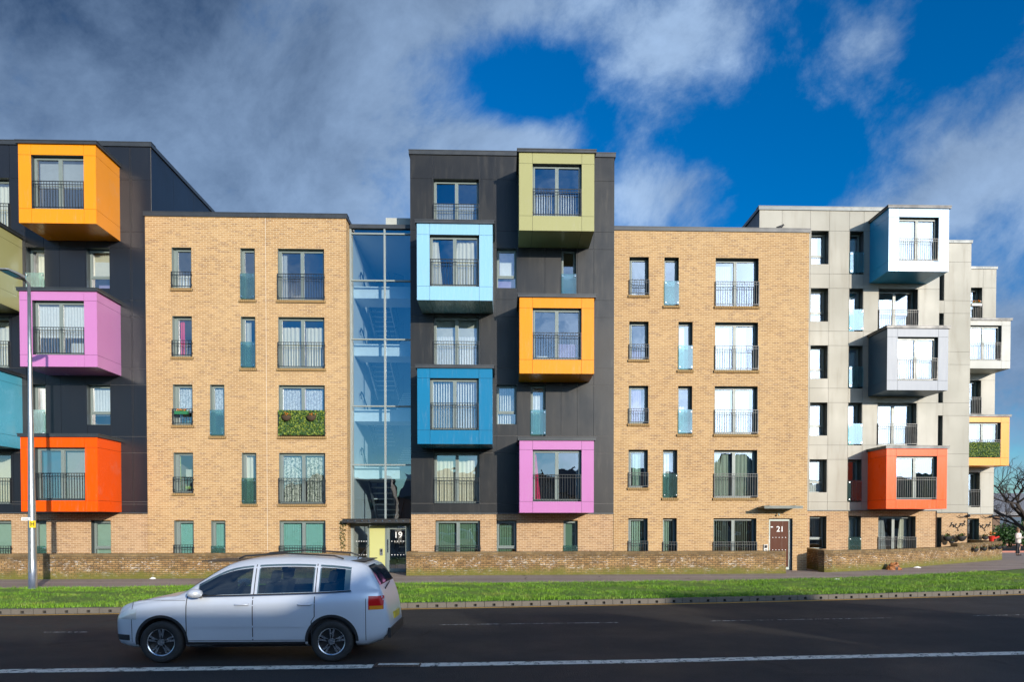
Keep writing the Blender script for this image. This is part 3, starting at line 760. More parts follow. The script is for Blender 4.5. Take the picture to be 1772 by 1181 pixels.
mb.build('wall', [BLK2, FRMD, EDGE_L], B1)
hg = make_windows(B1, YA+.05, .22, Wg, hz1, False)
wall_mesh(xL, X252+.05, .1, zb1, YA+.05, hg, .22).build('brick_base', [BRR, FRMD, EDGE_L], B1)
mb = MB(); mb.box(xL, X252, YA-.035, YA+.045, zb1-.035, zb1-.004); mb.build('drip_flashing', CAPG, B1)
shell(B1, BLK2, xL, X261, YA+.021, YA+12, zbr-.5, zt1, 'lb'); parapet(B1, xL, X261, YA, YA+12, zt1)
mb = MB(); y = YA+.03          # panels on the side that faces the stair
for y2 in (YA+1.9, YA+3.8, YA+5.7, YA+7.6, YA+12):
    mb.box(X261-.03, X261, y+.006, y2-.006, zbr-.5, zt1-.001); y = y2
mb.box(X261-.06, X261-.035, YA+.03, YA+12, zbr-.5, zt1-.003, 1); mb.build('side_cladding', [BLK2, EDGE_L], B1)

# --- left brick block
B2 = thing('apartment_block', 'five storey buff brick apartment block between the charcoal block and the glass stairwell', 'building')
YB = YA-.03
W = []
A_ = (299.2, 333); Bc = (417.6, 442.6); Bl = (363.5, 388.2); Cc = (482.2, 562)
W += [(*A_, 665, 4, 'left', 'bar', [('c', 'white', .15, .95, 0, .38), ('r', 'cream', 0, .12, 0, .95)]),
      (*A_, 665, 3, 'left', 'bar', [('c', 'red', .20, .42, 0, .97), ('b', 'grey', .5, .9, 0, .25), ('n', 'white', .02, .2, 0, .5)]),
      (*A_, 665, 2, 'left', 'bar', [('n', 'lace', .02, .98, .33, .97), ('b', 'green', .1, .9, 0, .18)]),
      (*A_, 665, 1, 'left', 'bar', [('r', 'lime', .03, .16, 0, .97), ('b', 'greycream', .25, .7, .42, .62), ('b', 'lime', .2, .95, .12, .2)]),
      (*A_, 665, 0, 'left', 'bar', TEAL1)]
W += [(*Bc, 665, 4, 'slim', 'glass', [('c', 'blue', .7, .98, 0, .9)]), (*Bc, 665, 3, 'slim', 'glass', [('c', 'greycream', .12, .5, 0, .95)]),
      (*Bl, 665, 2, 'slim', 'glass', [('n', 'lace', .02, .98, .42, .97), ('b', 'cream', .3, .9, 0, .22)]), (*Bc, 665, 1, 'slim', 'glass', [('c', 'cream', .10, .55, 0, .97)]),
      (*Bl, 665, 0, 'slim', 'glass', TEAL1)]
W += [(*Cc, 665, 4, 'double', 'bar', [('c', 'grey', 0.02, .14, 0, .95)]), (*Cc, 665, 3, 'double', 'bar', [('c', 'cream', .03, .47, 0, .84), ('c', 'cream', .54, .97, 0, .84)]),
      (*Cc, 665, 2, 'double', 'bar', [('n', 'lace', .03, .47, .3, .95), ('n', 'lace', .54, .97, .3, .95), ('r', 'purple', .0, 1, 0, .99)]),
      (*Cc, 665, 1, 'double', 'bar', [('c', 'pattern', .05, .47, 0, .93), ('c', 'pattern', .54, .98, 0, .93)]), (*Cc, 665, 0, 'double', 'bar', TEAL1)]
holes = make_windows(B2, YB, .20, W, hz, True)
XB1 = P(600, 640, YB).x
wall_mesh(X252, XB1, .1, zbr, YB, holes, .20).build('wall', [BR, FRM, EDGE_L], B2)
shell(B2, BR, X252, XB1, YB+.001, YA+12, .1, zbr, 'rb'); parapet(B2, X252, XB1, YB, YA+12, zbr)
mb = MB(); xx = P(461, 640, YB).x; mb.box(xx-.008, xx+.008, YB-.004, YB-.0005, 1.1, zbr-.002); mb.build('movement_joint', pm('mastic', (.62, .55, .44), .8), B2)

# --- glass stair tower
B3 = thing('stair_tower', 'glazed stairwell with entrance 19 between the left brick block and the middle charcoal block', 'building')
YG = YA+.62
XG0, XG1 = XB1+.002, P(710, 640, YA).x
XM = P(666.5, 640, YG).x
zr = [PZ(660, q, YG) for q in (903.5, 805.3, 703.8, 588.2, 486.5, 405.5)]; ztop = PZ(660, 397, YG)
mb = MB(); y0, y1 = YG-.05, YG+.05
mb.box(XG0, XG0+.07, y0, y1, .15, ztop); mb.box(XM-.035, XM+.035, y0-.012, y1, zr[0]-.1, ztop); mb.box(XG1-.05, XG1, y0, y1, zr[0], ztop)
for z in zr[1:]: mb.box(XG0+.07, XM-.035, y0-.004, y1, z-.028, z+.028); mb.box(XM+.035, XG1-.05, y0-.004, y1, z-.028, z+.028)
mb.build('curtain_wall_frame', pm('tower_frame', (.25, .29, .28), .4), B3)
for i in range(5):
    za, zb_ = zr[i]+.02, zr[i+1]-.02
    for (a, b) in ((XG0+.06, XM-.03), (XM+.03, XG1-.04)):
        g = MB(); g.quad((a, YG, za), (b, YG, za), (b, YG, zb_), (a, YG, zb_)); o = g.build('pane', GLS, B3)
mb = MB(); mb.quad((XG0+.06, YG, zr[5]+.02), (XG1, YG, zr[5]+.02), (XG1, YG, ztop), (XG0+.06, YG, ztop)); mb.build('pane', GLS, B3)
mb = MB(); mb.box(XG0, XG1, YG-.10, YG+.3, ztop, ztop+.16); mb.box(XG0, XG1-.002, YG-.04, YG+6.3, ztop+.16, ztop+.19); mb.build('parapet_cap', CAPM, B3)
zrf = PZ(690, 381, YG+1); mb = MB(); xa = P(669, 385, YG+1).x; mb.box(xa, XG1-.01, YG+.8, YG+4, ztop+.1, zrf); mb.build('roof_hatch', pm('pale_flashing', (.42, .44, .40), .6), B3)
# inside: plaster shell, landings, flights with treads, stringers and handrails
YI = YG+5.6
ins = MB(); zf = .15
ins.quad((XG0+.05, YG+.06, zf), (XG0+.05, YI, zf), (XG0+.05, YI, ztop), (XG0+.05, YG+.06, ztop), 0)
ins.quad((XG1-.01, YG+.06, zf), (XG1-.01, YI, zf), (XG1-.01, YI, ztop), (XG1-.01, YG+.06, ztop), 2)
ins.quad((XG0, YI, zf), (XG1, YI, zf), (XG1, YI, ztop), (XG0, YI, ztop), 1)
ins.quad((XG0, YG+.06, ztop-.1), (XG1, YG+.06, ztop-.1), (XG1, YI, ztop-.1), (XG0, YI, ztop-.1), 0)
ins.quad((XG0, YG-.05, .156), (XG1, YG-.05, .156), (XG1, YI, .156), (XG0, YI, .156), 1)
ins.build('stairwell_wall', [PLAST, pm('stair_back_wall', (.16, .20, .24), .8), pm('charcoal_wall', (.07, .07, .08), .7)], B3)
SLAB = pm('stair_slab', (.74, .76, .72), .75); TREAD = pm('stair_tread', (.13, .135, .14), .7); NOSE = pm('stair_nosing', (.62, .63, .6), .5)
for i in range(1, 6):
    z = zr[i]-.05
    if i == 5: continue
    s = MB(); s.box(XG0+.052, XG1-.012, YG+.55, YG+1.75, z-.50, z, 0); s.build('landing', SLAB, B3)
for i in range(5):
    z0_ = zr[i]-.05 if i else .156; z1_ = (zr[i+1]-.05); zm = (z0_+z1_)/2
    s = MB(); s.box(XG0+.052, XG1-.012, YI-1.1, YI-.01, zm-.22, zm)     # half landing at the back
    s.build('half_landing', TREAD, B3)
    n = 9; ya, yb = YG+1.75, YI-1.1
    f = MB()
    for k in range(n):      # right flight: front landing up to the back landing
        q0, q1 = k/n, (k+1)/n; yy0 = ya+(yb-ya)*q0; yy1 = ya+(yb-ya)*q1; zz = z0_+(zm-z0_)*q1
        f.box(XM+.15, XG1-.10, yy0, yy1+.03, zz-.06, zz); f.box(XM+.15, XG1-.10, yy0-.012, yy0-.001, zz-.05, zz-.001, 1)
        zz = zm+(z1_-zm)*(1-q0) if i < 4 else None
        if zz: f.box(XG0+.35, XM-.15, yy0-.03, yy1, zz-.06, zz); f.box(XG0+.35, XM-.15, yy0-.042, yy0-.031, zz-.05, zz-.001, 1)
    f.build('stair_flight', [TREAD, NOSE], B3)
    st = MB()
    def stringer(x, za, zb__): st.prism([(ya, za-.28), (yb, zb__-.28), (yb, zb__+.06), (ya, za+.06)], x-.025, x+.025, 0, 'x')
    stringer(XM+.12, z0_, zm); stringer(XG1-.08, z0_, zm)
    if i < 4: stringer(XG0+.32, z1_, zm); stringer(XM-.12, z1_, zm)
    st.build('stringer', SLAB if i > 1 else TREAD, B3)
    hr = MB()
    if i < 4:
        zq = z1_
        hr.tube([(XG0+.16, ya-.35, z1_+.60), (XG0+.16, ya-.42, z1_+.78), (XG0+.16, ya-.30, z1_+.92), (XG0+.16, ya-.05, z1_+.9), (XG0+.16, yb, zm+.9)], .028, 7)
        hr.tube([(XM-.10, ya-.3, z1_+.92), (XM-.10, yb, zm+.92)], .022, 6)
    hr.tube([(XM+.12, ya-.2, z0_+.92), (XM+.12, yb, zm+.92)], .022, 6)
    for k in range(10):
        q = k/9; hr.tube([(XM+.12, ya+(yb-ya)*q, z0_+(zm-z0_)*q), (XM+.12, ya+(yb-ya)*q, z0_+(zm-z0_)*q+.92)], .008, 4)
        if i < 4: hr.tube([(XM-.10, ya+(yb-ya)*q, z1_+(zm-z1_)*q), (XM-.10, ya+(yb-ya)*q, z1_+(zm-z1_)*q+.92)], .008, 4)
    hr.build('handrail', RLG, B3)
# canopy and entrance
zc0 = PZ(655, 905.5, YG-.6)
mb = MB(); mb.box(XB1-.12, XG1+.0, YG-1.0, YG+.12, zc0, zc0+.15)
x = XB1+.1
while x < XG1-.1: mb.tube([(x, YG-1.03, zc0+.08), (x, YG-.99, zc0+.08)], .035, 8, 1); x += .28
mb.box(XB1-.16, XG1+.0, YG-1.04, YG-1.0, zc0+.145, zc0+.165); mb.build('canopy', [pm('canopy_black', (.02, .02, .02), .5), CHROME], B3)
yd = YG
def ex(px): return P(px, 940, yd).x
ztd = zc0-.004; zg = .16
mb = MB(); rframe(mb, XG0+.07, ex(638.5), zg, ztd-.1, .05, yd-.04, yd+.04); rframe(mb, ex(667), ex(709.5), zg, ztd-.06, .065, yd-.05, yd+.05)
mb.box(XG0+.07, XG1-.01, yd-.04, yd+.04, ztd-.1, ztd-.002); mb.build('entrance_frame', FRM, B3)
g = MB(); g.quad((XG0+.10, yd, zg+.05), (ex(638), yd, zg+.05), (ex(638), yd, ztd-.13), (XG0+.10, yd, ztd-.13)); g.build('pane', GL, B3)
mb = MB(); mb.box(ex(639.5), ex(666.5), yd-.03, yd+.03, zg+.02, ztd-.12); mb.box(ex(643), ex(663), yd-.033, yd-.031, zg+.06, ztd-.2)
mb.build('entrance_panel', [paint('lime_panel', (.50, .50, .20), .45)], B3)
mb = MB(); mb.box(-.055, .055, -.05, 0, -.14, .14, 0); mb.box(-.035, .035, -.055, -.05, .0, .11, 1)
for i in range(3):
    for j in range(3): mb.box(-.03+.022*i, -.016+.022*i, -.056, -.05, -.10+.03*j, -.08+.03*j, 1)
ip = mb.build('intercom', [STEEL, DARK], B3, loc=(ex(660.5), yd-.034, PZ(660, 956, yd)))
dr = MB(); dx0, dx1 = ex(669.5), ex(707.5); rframe(dr, dx0, dx1, zg+.02, ztd-.14, .13, yd-.07, yd-.01); 
door = dr.build('entrance_door', FRM, B3)
g = MB(); g.quad((dx0+.12, yd-.03, zg+.14), (dx1-.12, yd-.03, zg+.14), (dx1-.12, yd-.03, ztd-.26), (dx0+.12, yd-.03, ztd-.26)); g.build('door_glass', GL, door)
mb = MB(); mb.box(dx0+.05, dx0+.085, yd-.13, yd-.10, 1.0, 1.55); mb.box(dx0+.055, dx0+.08, yd-.10, yd-.07, 1.05, 1.1); mb.box(dx0+.055, dx0+.08, yd-.10, yd-.07, 1.45, 1.5); mb.build('handle', CHROME, door)
mb = MB(); mb.box(dx1-.45, dx1-.12, yd-.13, yd-.07, ztd-.22, ztd-.16); mb.build('door_closer', CHROME, door)
def dots(x0, x1, z, y, n, parent, r=.018):
    mb = MB()
    for i in range(n):
        cx_ = x0+(x1-x0)*(i+.5)/n; mb.box(cx_-r, cx_+r, y-.002, y, z-r, z+r)
    mb.build('marking_dots', WHITE, parent)
for zz in (PZ(690, 937.5, yd), PZ(690, 961, yd)):
    dots(dx0+.15, dx1-.15, zz, yd-.036, 5, door); dots(XG0+.18, ex(636), zz, yd-.006, 5, B3)
FONT = bpy.data.fonts[0] if bpy.data.fonts else None
def text(name, s, size, loc, m, parent, depth=.003, align='CENTER'):
    cu = bpy.data.curves.new(name, 'FONT'); cu.body = s; cu.size = size; cu.extrude = depth; cu.align_x = align; cu.align_y = 'CENTER'; cu.offset = size*.012
    o = bpy.data.objects.new(name, cu); COL.objects.link(o); dg = bpy.context.evaluated_depsgraph_get()
    me = bpy.data.meshes.new_from_object(o.evaluated_get(dg)); bpy.data.objects.remove(o); me.materials.clear(); me.materials.append(m)
    r = link(name, me, parent, loc); r.rotation_euler = (pi/2, 0, 0); return r
text('door_number', '19', .36, ((dx0+dx1)/2+.02, yd-.045, PZ(691, 927, yd)), WHITE, door)
mb = MB(); xx = XB1-.16
for k in range(260):      # ivy-like moss streak under the canopy end
    z = zc0-random.random()**1.5*2.0; x = xx+random.uniform(-.16, .12)*(1-.6*(zc0-z)/2.2); s = random.uniform(.02, .045); a = random.uniform(0, pi)
    mb.tri((x-s*cos(a), YB-.01-random.random()*.05, z-s*sin(a)), (x+s*cos(a), YB-.03-random.random()*.05, z+s*.4), (x, YB-.02, z+s), 0)
tag(mb.build('climbing_plant', pm('plant_leaf', (.09, .085, .02), .8, 0, .4, 8)), 'scrubby moss and climbing plant on the brick corner under the canopy of entrance 19', 'climber')

# --- middle black block
B4 = thing('apartment_block', 'six storey charcoal apartment block in the centre, right of the glass stairwell', 'building')
Xm0, Xm1 = P(710.5, 600, YA).x, P(1062.5, 600, YA).x; ztm = PZ(880, 270, YA)
hzm = hzA(790)
bm_ = [bay(B4, (898.3, 1028.4, 265, 399.5, 921.5, 1006.8, 283.5, 374), YA, C_GR, [('so', 'white', .03, .97, 0, .5)], lab='olive green box bay at the top'),
       bay(B4, (721.5, 852.3, 387.5, 520, 743.4, 829.4, 406.5, 496), YA, C_LB, [('t', 'cream', .04, .16, 0, .95), ('t', 'cream', .55, .88, 0, .95)], lab='light blue box bay with cream curtains'),
       bay(B4, (899, 1028, 515.5, 647, 921.6, 1006.5, 533.5, 623), YA, C_OR, [('n', 'purple', .5, .97, 0, .35), ('b', 'white', .1, .4, 0, .15)], lab='amber box bay in the middle'),
       bay(B4, (722.2, 852, 638, 769, 744, 828.8, 655, 745), YA, C_BL, [('so', 'white', .03, .46, 0, .97), ('so', 'white', .54, .97, 0, .97)], lab='azure blue box bay with vertical blinds'),
       bay(B4, (899, 1027.6, 763, 888, 921.8, 1006.5, 779, 868.8), YA, C_PU, [('t', 'red', .02, .08, 0, .95), ('n', 'white', .9, .97, 0, .95)], lab='orchid purple box bay nearest the garden wall')]
W = [(751, 829, 600, 5, 'double', 'bar', [('r', 'grey', .02, .98, 0, .6)]), (750.8, 829, 600, 3, 'double', 'bar', [('n', 'white', .02, .98, 0, .65), ('r', 'greycream', .02, .98, .65, .98)]),
     (750.8, 829.4, 600, 1, 'double', 'bar', [('c', 'cream', .04, .46, 0, .86), ('c', 'cream', .53, .93, 0, .86)]), (859.8, 894, 600, 4, 'casement', None, [('r', 'white', .15, .8, .33, .75), ('r', 'purple', .05, .95, 0, .99)]),
     (859.4, 894, 600, 2, 'casement', None, [('so', 'white', .03, .97, 0, .97)]), (971.6, 997, 480, 4, 'slim', 'glass', [('r', 'purple', .1, .9, 0, .55)]), (918.5, 944.3, 720, 2, 'slim', 'glass', [('c', 'white', .1, .95, 0, .97)])]
Wg = [(753.8, 831, 930, 0, 'double', 'bar', GREENB), (859.6, 894, 930, 0, 'casement', None, GREENB), (975, 999.8, 930, 0, 'slim', 'glass', [('r', 'green', .02, .98, 0, .97)])]
holes = make_windows(B4, YA, .22, W, hzm, False)
zbm = PZ(880, 888.5, YA)
jz = [hzm(r) for r in range(1, 6)]+[hzm(r)-2.09 for r in range(1, 6)]
jx = [P(q, 600, YA).x for q in (749.6, 831, 858.8, 895, 943, 971, 999, 1027.5)]
wall_mesh(Xm0, Xm1, zbm, ztm, YA, holes+[(*b, 0) for b in bm_], .22, jx, jz, True).build('wall', [BLK, FRMD, EDGE_L], B4)
hg = make_windows(B4, YA+.05, .2, Wg, hzm, False)
wall_mesh(Xm0, Xm1, .1, zbm, YA+.05, hg, .2).build('brick_base', [BRR, FRMD, EDGE_L], B4)
mb = MB(); mb.box(Xm0, Xm1, YA-.035, YA+.045, zbm-.035, zbm-.004); mb.build('drip_flashing', CAPG, B4)
shell(B4, BLK, Xm0, Xm1, YA+.021, YA+12, .1, ztm, 'lrb'); parapet(B4, Xm0, Xm1, YA, YA+12, ztm)

# --- right brick block
YR = 29.6
B5 = thing('apartment_block', 'five storey buff brick apartment block with brown door 21 right of centre', 'building')
def hzR(r): 
    z1 = PZ(1200, 779.3, YR); z4 = PZ(1200, 446, YR); return z1+(z4-z1)/3*(r-1) if r > 0 else PZ(1200, 897.6, YR)
XR0, XR1 = Xm1-.01, P(1399, 600, YR).x; ztr = PZ(1230, 401, YR)
A_ = (1088.9, 1122.3)
W = [(*A_, 600, 4, 'left', 'bar', [('b', 'white', .2, .8, 0, .2)]), (*A_, 600, 3, 'left', 'bar', [('n', 'purple', .1, .9, 0, .3)]), (1088, 1121.6, 720, 2, 'left', 'bar', [('n', 'purple', .02, .98, 0, .97), ('b', 'white', .3, .8, 0, .25)]),
     (1088, 1121.4, 720, 1, 'left', 'bar', [('c', 'mint', .3, .75, 0, .95)]), (1087.3, 1120.8, 930, 0, 'left', 'bar', [('sc', 'mint', .02, .98, 0, .97)]),
     (1149.6, 1174.6, 500, 4, 'slim', 'glass', []), (1174, 1198.4, 600, 3, 'slim', 'glass', [('c', 'white', .1, .6, 0, .95)]), (1173.4, 1197.6, 720, 2, 'slim', 'glass', [('c', 'white', .1, .95, 0, .6)]),
     (1147.4, 1172, 800, 1, 'slim', 'glass', [('c', 'white', .05, .8, 0, .97)]), (1147.2, 1171, 930, 0, 'slim', 'bar', [('sc', 'mint', .02, .98, 0, .97)]),
     (1237.6, 1312, 600, 4, 'double', 'bar', [('n', 'grey', .03, .5, 0, .9)]), (1237.4, 1311.6, 600, 3, 'double', 'bar', [('c', 'white', .03, .4, 0, .95), ('c', 'white', .55, .8, 0, .95)]),
     (1236.6, 1310.8, 720, 2, 'double', 'bar', [('n', 'white', .03, .97, 0, .95)]), (1235.6, 1310.2, 820, 1, 'double', 'bar', [('t', 'sage', .03, .20, 0, .97), ('t', 'sage', .26, .42, 0, .97), ('t', 'sage', .58, .93, 0, .97)]),
     (1234.6, 1308.8, 930, 0, 'double', 'bar', [('so', 'sage', .02, .98, 0, .97)])]
holes = make_windows(B5, YR, .28, W, hzR, True)
dx0, dx1 = P(1330.4, 940, YR).x, P(1371.4, 940, YR).x; zdt = PZ(1350, 898, YR)
wall_mesh(XR0, XR1, .1, ztr, YR, holes+[(dx0, dx1, .1, zdt, .28)], .28).build('wall', [BR, FRMD, EDGE_L], B5)
shell(B5, BR, XR0, XR1, YR+.001, YR+12, .1, ztr, 'rb'); parapet(B5, XR0, XR1, YR, YR+12, ztr, .15)
mb = MB(); yd = YR+.15; rframe(mb, dx0+.003, dx1-.003, .17, zdt-.003, .11, yd, yd+.10); mb.build('door_frame', FRML, B5)
BRN = paint('brown_door', (.085, .024, .010), .5, .06, .15)
mb = MB(); mb.box(dx0+.12, dx1-.12, yd+.02, yd+.07, .2, zdt-.12); door = mb.build('entrance_door', BRN, B5); door['label'] = 'brown door numbered 21'
for zz in (PZ(1350, 931, yd), PZ(1350, 952.5, yd)): dots(dx0+.17, dx1-.17, zz, yd+.018, 5, door, .016)
text('door_number', '21', .34, ((dx0+dx1)/2+.04, yd+.016, PZ(1350, 916.8, yd)), WHITE, door)
mb = MB(); mb.box(dx0+.03, dx0+.06, yd-.06, yd-.03, 1.15, 1.65); mb.box(dx0+.035, dx0+.055, yd-.03, yd, 1.2, 1.25); mb.box(dx0+.035, dx0+.055, yd-.03, yd, 1.55, 1.6); mb.build('handle', CHROME, door)
mb = MB(); mb.box(dx0+.14, dx0+.24, yd+.012, yd+.019, PZ(1350, 913, yd)-.02, PZ(1350, 913, yd)+.03); mb.build('door_sign', WHITE, door)
mb = MB(); mb.box(dx1-.09, dx1-.06, yd-.01, yd, .6, 1.9); mb.build('handle', CHROME, door)
ix = P(1324.5, 950, YR).x; mb = MB(); mb.box(-.09, .09, -.05, 0, -.18, .18, 0); mb.box(-.06, .06, -.055, -.05, .02, .14, 1)
for i in range(3):
    for j in range(4): mb.box(-.045+.036*i, -.02+.036*i, -.056, -.05, -.15+.036*j, -.13+.036*j, 1)
mb.build('intercom', [CHROME, DARK], B5, loc=(ix, YR, PZ(1324, 950, YR)))
cx0, cx1 = P(1322, 880, YR-.8).x, P(1387, 880, YR-.8).x; zc_ = PZ(1350, 879, YR-.8)
mb = MB(); mb.box(cx0, cx1, YR-.85, YR-.001, zc_-.02, zc_+.03); mb.box(cx0-.02, cx1+.02, YR-.90, YR-.85, zc_-.045, zc_+.07)
for q in (cx0+.25, cx1-.25): mb.box(q-.02, q+.02, YR-.8, YR-.001, zc_+.03, zc_+.09)
mb.build('door_canopy', pm('canopy_green', (.06, .085, .075), .45), B5)
mb = MB(); mb.tube([(0, -.002, 0), (0, -.10, -.01), (0, -.13, -.05)], .02, 6); mb.ball((0, -.13, -.09), .045, 8); mb.build('door_lamp', FRML, B5, True, ((cx0+cx1)/2+.1, YR, zc_-.22))

# --- pale stepped block
B6 = thing('apartment_block', 'pale grey panelled apartment block on the right with sky blue, slate blue and orange bays', 'building')
YP1 = 33.2
XP0 = P(1314.3, 370, YP1).x; XP1 = P(1624.5, 600, YP1).x; ztp = PZ(1450, 365, YP1)
def hzP(r, pxx=1440): a = PZ(1440, 894, YP1); b = PZ(1440, 399.8, YP1); return a+(b-a)/5*r
bp = [bay(B6, (1537.8, 1642, 361, 469.8, 1555.6, 1624.5, 376, 452), YP1, C_LB2, [('r', 'white', .05, .95, 0, .97)], lab='sky blue box bay at roof level'),
      bay(B6, (1535.2, 1640.8, 569, 675.8, 1553.2, 1623.4, 583.5, 659), YP1, C_GB, [('r', 'white', .03, .97, .1, .97)], lab='slate blue box bay'),
      bay(B6, (1533.8, 1638.6, 777, 881.2, 1551, 1621.5, 790, 865.5), YP1, C_RO, [('so', 'lime', .02, .48, 0, .97), ('so', 'lime', .5, .98, 0, .97)], lab='orange box bay with lime blinds')]
W = []; 
for r in range(1, 6): W.append((1402.6, 1432.6, 600, r, 'casement', None, [('r' if r in (3, 4, 5) else 'n', 'white', .03, .97, .0, .97)]))
for r in range(1, 6): W.append((1469, 1492.6, 600, r, 'slim', 'glass', [('c', 'white', .3, .95, 0, .9)] if r != 1 else [('so', 'grey', .03, .97, 0, .97)]))
for r in (4, 2): W.append((1520.2, 1587.5, 600, r, 'double', 'bar', [('n', 'white', .03, .97, 0, .95)] if r == 2 else []))
holes = make_windows(B6, YP1, .40, W, hzP, False)
Wg = [(1400.8, 1430, 930, 0, 'casement', None, [('so', 'grey', .03, .97, .35, .97)]), (1468.4, 1489.6, 930, 0, 'slim', 'glass', [('c', 'greycream', .3, .95, 0, .97)]),
      (1519.6, 1584.2, 930, 0, 'double', 'bar', [('t', 'grey', .03, .3, 0, .97), ('t', 'cream', .75, .9, 0, .97)])]
zbp = PZ(1500, 883.4, YP1); XPx = P(1401, 700, YP1).x-.4
jz = [hzP(r) for r in range(1, 6)]+[hzP(r)-2.09 for r in range(1, 6)]; jx = [P(q, 600, YP1).x for q in (1352, 1401, 1434, 1468.4, 1493.5, 1519.6, 1589)]
mb = wall_mesh(XPx, XP1, zbp, ztr, YP1, [h for h in holes]+[(*b, 0) for b in bp], .40, jx, jz, True) if False else None
hh = [h for h in holes]+[(*b, 0) for b in bp]
mb = wall_mesh(XP0, XP1, zbp, ztp, YP1, hh, .40, jx, jz, True)
mb.build('wall', [PALE, FRMD, RAIL_D], B6)
hg = make_windows(B6, YP1+.06, .36, Wg, hzP, False)
wall_mesh(XP0, XP1, .1, zbp, YP1+.06, hg, .36).build('brick_base', [BRR, FRMD, EDGE_L], B6)
mb = MB(); mb.box(XP0, XP1, YP1-.035, YP1+.055, zbp-.035, zbp-.004); mb.build('drip_flashing', CAPG, B6)
shell(B6, BLK2, XP0, XP1, YP1+.021, YP1+11, .1, ztp, 'lb'); parapet(B6, XP0, XP1, YP1, YP1+11, ztp, .16, CAPG)  # left side of the pale block in dark cladding, its shade as colour
mb = MB(); mb.quad((XP1, YP1, .1), (XP1, YP1+11, .1), (XP1, YP1+11, ztp), (XP1, YP1, ztp)); mb.build('side_wall', PALE, B6)

B7 = thing('apartment_block', 'narrow pale panelled set back wing without bays, right of the slate blue bay', 'building')
YP2 = 36.7
XQ0 = XP1+.003; XQ1 = P(1679, 600, YP2).x; ztq = PZ(1660, 421, YP2)
def hzQ(r): a = PZ(1640, 896, YP2); b = PZ(1640, 453.5, YP2); return a+(b-a)/5*r
HOPEN['edge'] = 2.09
W = [(1608, 1632.5, 600, r, 'slim', None, [('so', 'grey', .03, .97, 0, .97)]) for r in range(1, 6)]
def fixrow(W): return W
holes = make_windows(B7, YP2, .35, W, hzQ, False); zbq = PZ(1655, 887, YP2)
hg = make_windows(B7, YP2+.06, .35, [(1604, 1629, 930, 0, 'slim', None, [])], hzQ, False)
jz = [hzQ(r) for r in range(1, 6)]+[hzQ(r)-2.09 for r in range(1, 6)]
XQa = P(1600, 600, YP2).x
wall_mesh(XQa, XQ1, zbq, ztq, YP2, holes, .35, [P(1633, 600, YP2).x], jz, True).build('wall', [PALE, FRMD, RAIL_D], B7)
wall_mesh(XQa, XQ1, .1, zbq, YP2+.06, hg, .35).build('brick_base', [BRR, FRMD, EDGE_L], B7)
mb = MB(); mb.box(XQa, XQ1, YP2-.035, YP2+.055, zbq-.035, zbq-.004); mb.build('drip_flashing', CAPG, B7)
shell(B7, PALE, XQa, XQ1, YP2+.021, YP2+9, .1, ztq, 'rb'); parapet(B7, XQa, XQ1, YP2, YP2+9, ztq, .13, CAPG)

B8 = thing('apartment_block', 'farthest pale wing at the right end with an off white bay and a yellow bay', 'building')
YP3 = 40.5
XS0 = P(1655, 600, YP3).x; XS1 = P(1722, 650, YP3).x; zts = PZ(1700, 466, YP3)
def hzS(r): a = PZ(1690, 898, YP3); b = PZ(1690, 498, YP3); return a+(b-a)/5*r
bs = [bay(B8, (1664, 1748.5, 555, 638, 1676, 1733.2, 563.5, 624.5), YP3, PALEW, [('c', 'white', .03, .97, 0, .97)], lab='off white box bay', d=1.5),
      bay(B8, (1662, 1746.5, 722, 806.3, 1674, 1731.8, 731.5, 792.8), YP3, C_YE, [('t', 'white', .05, .40, 0, .97), ('t', 'white', .55, .9, 0, .97)], lab='yellow box bay with a hedge screen', d=1.5)]
W = [(1676.5, 1698.6, 600, r, 'slim', 'bar', [('c', 'cream', .1, .9, 0, .9)]) for r in (5, 3, 1)]
holes = make_windows(B8, YP3, .4, W, hzS, False); zbs = PZ(1700, 889.8, YP3)
hg = make_windows(B8, YP3+.06, .4, [(1674, 1694, 930, 0, 'slim', None, [('r', 'teal', .2, .6, 0, .97)])], hzS, False)
jz = [hzS(r) for r in range(1, 6)]+[hzS(r)-2.09 for r in range(1, 6)]
wall_mesh(XS0, XS1, zbs, zts, YP3, holes+[(*b, 0) for b in bs if False]+[(b[0], min(b[1], XS1-.2), b[2], b[3], 0) for b in bs], .4, [P(1700, 600, YP3).x], jz, True).build('wall', [PALE, FRMD, RAIL_D], B8)
wall_mesh(XS0, XS1, .1, zbs, YP3+.06, hg, .4).build('brick_base', [BRR, FRMD, EDGE_L], B8)
mb = MB(); mb.box(XS0, XS1, YP3-.035, YP3+.055, zbs-.035, zbs-.004); mb.build('drip_flashing', CAPG, B8)
shell(B8, PALE, XS0, XS1, YP3+.021, YP3+9, .1, zts, 'rb'); parapet(B8, XS0, XS1, YP3, YP3+9, zts, .12, CAPG)

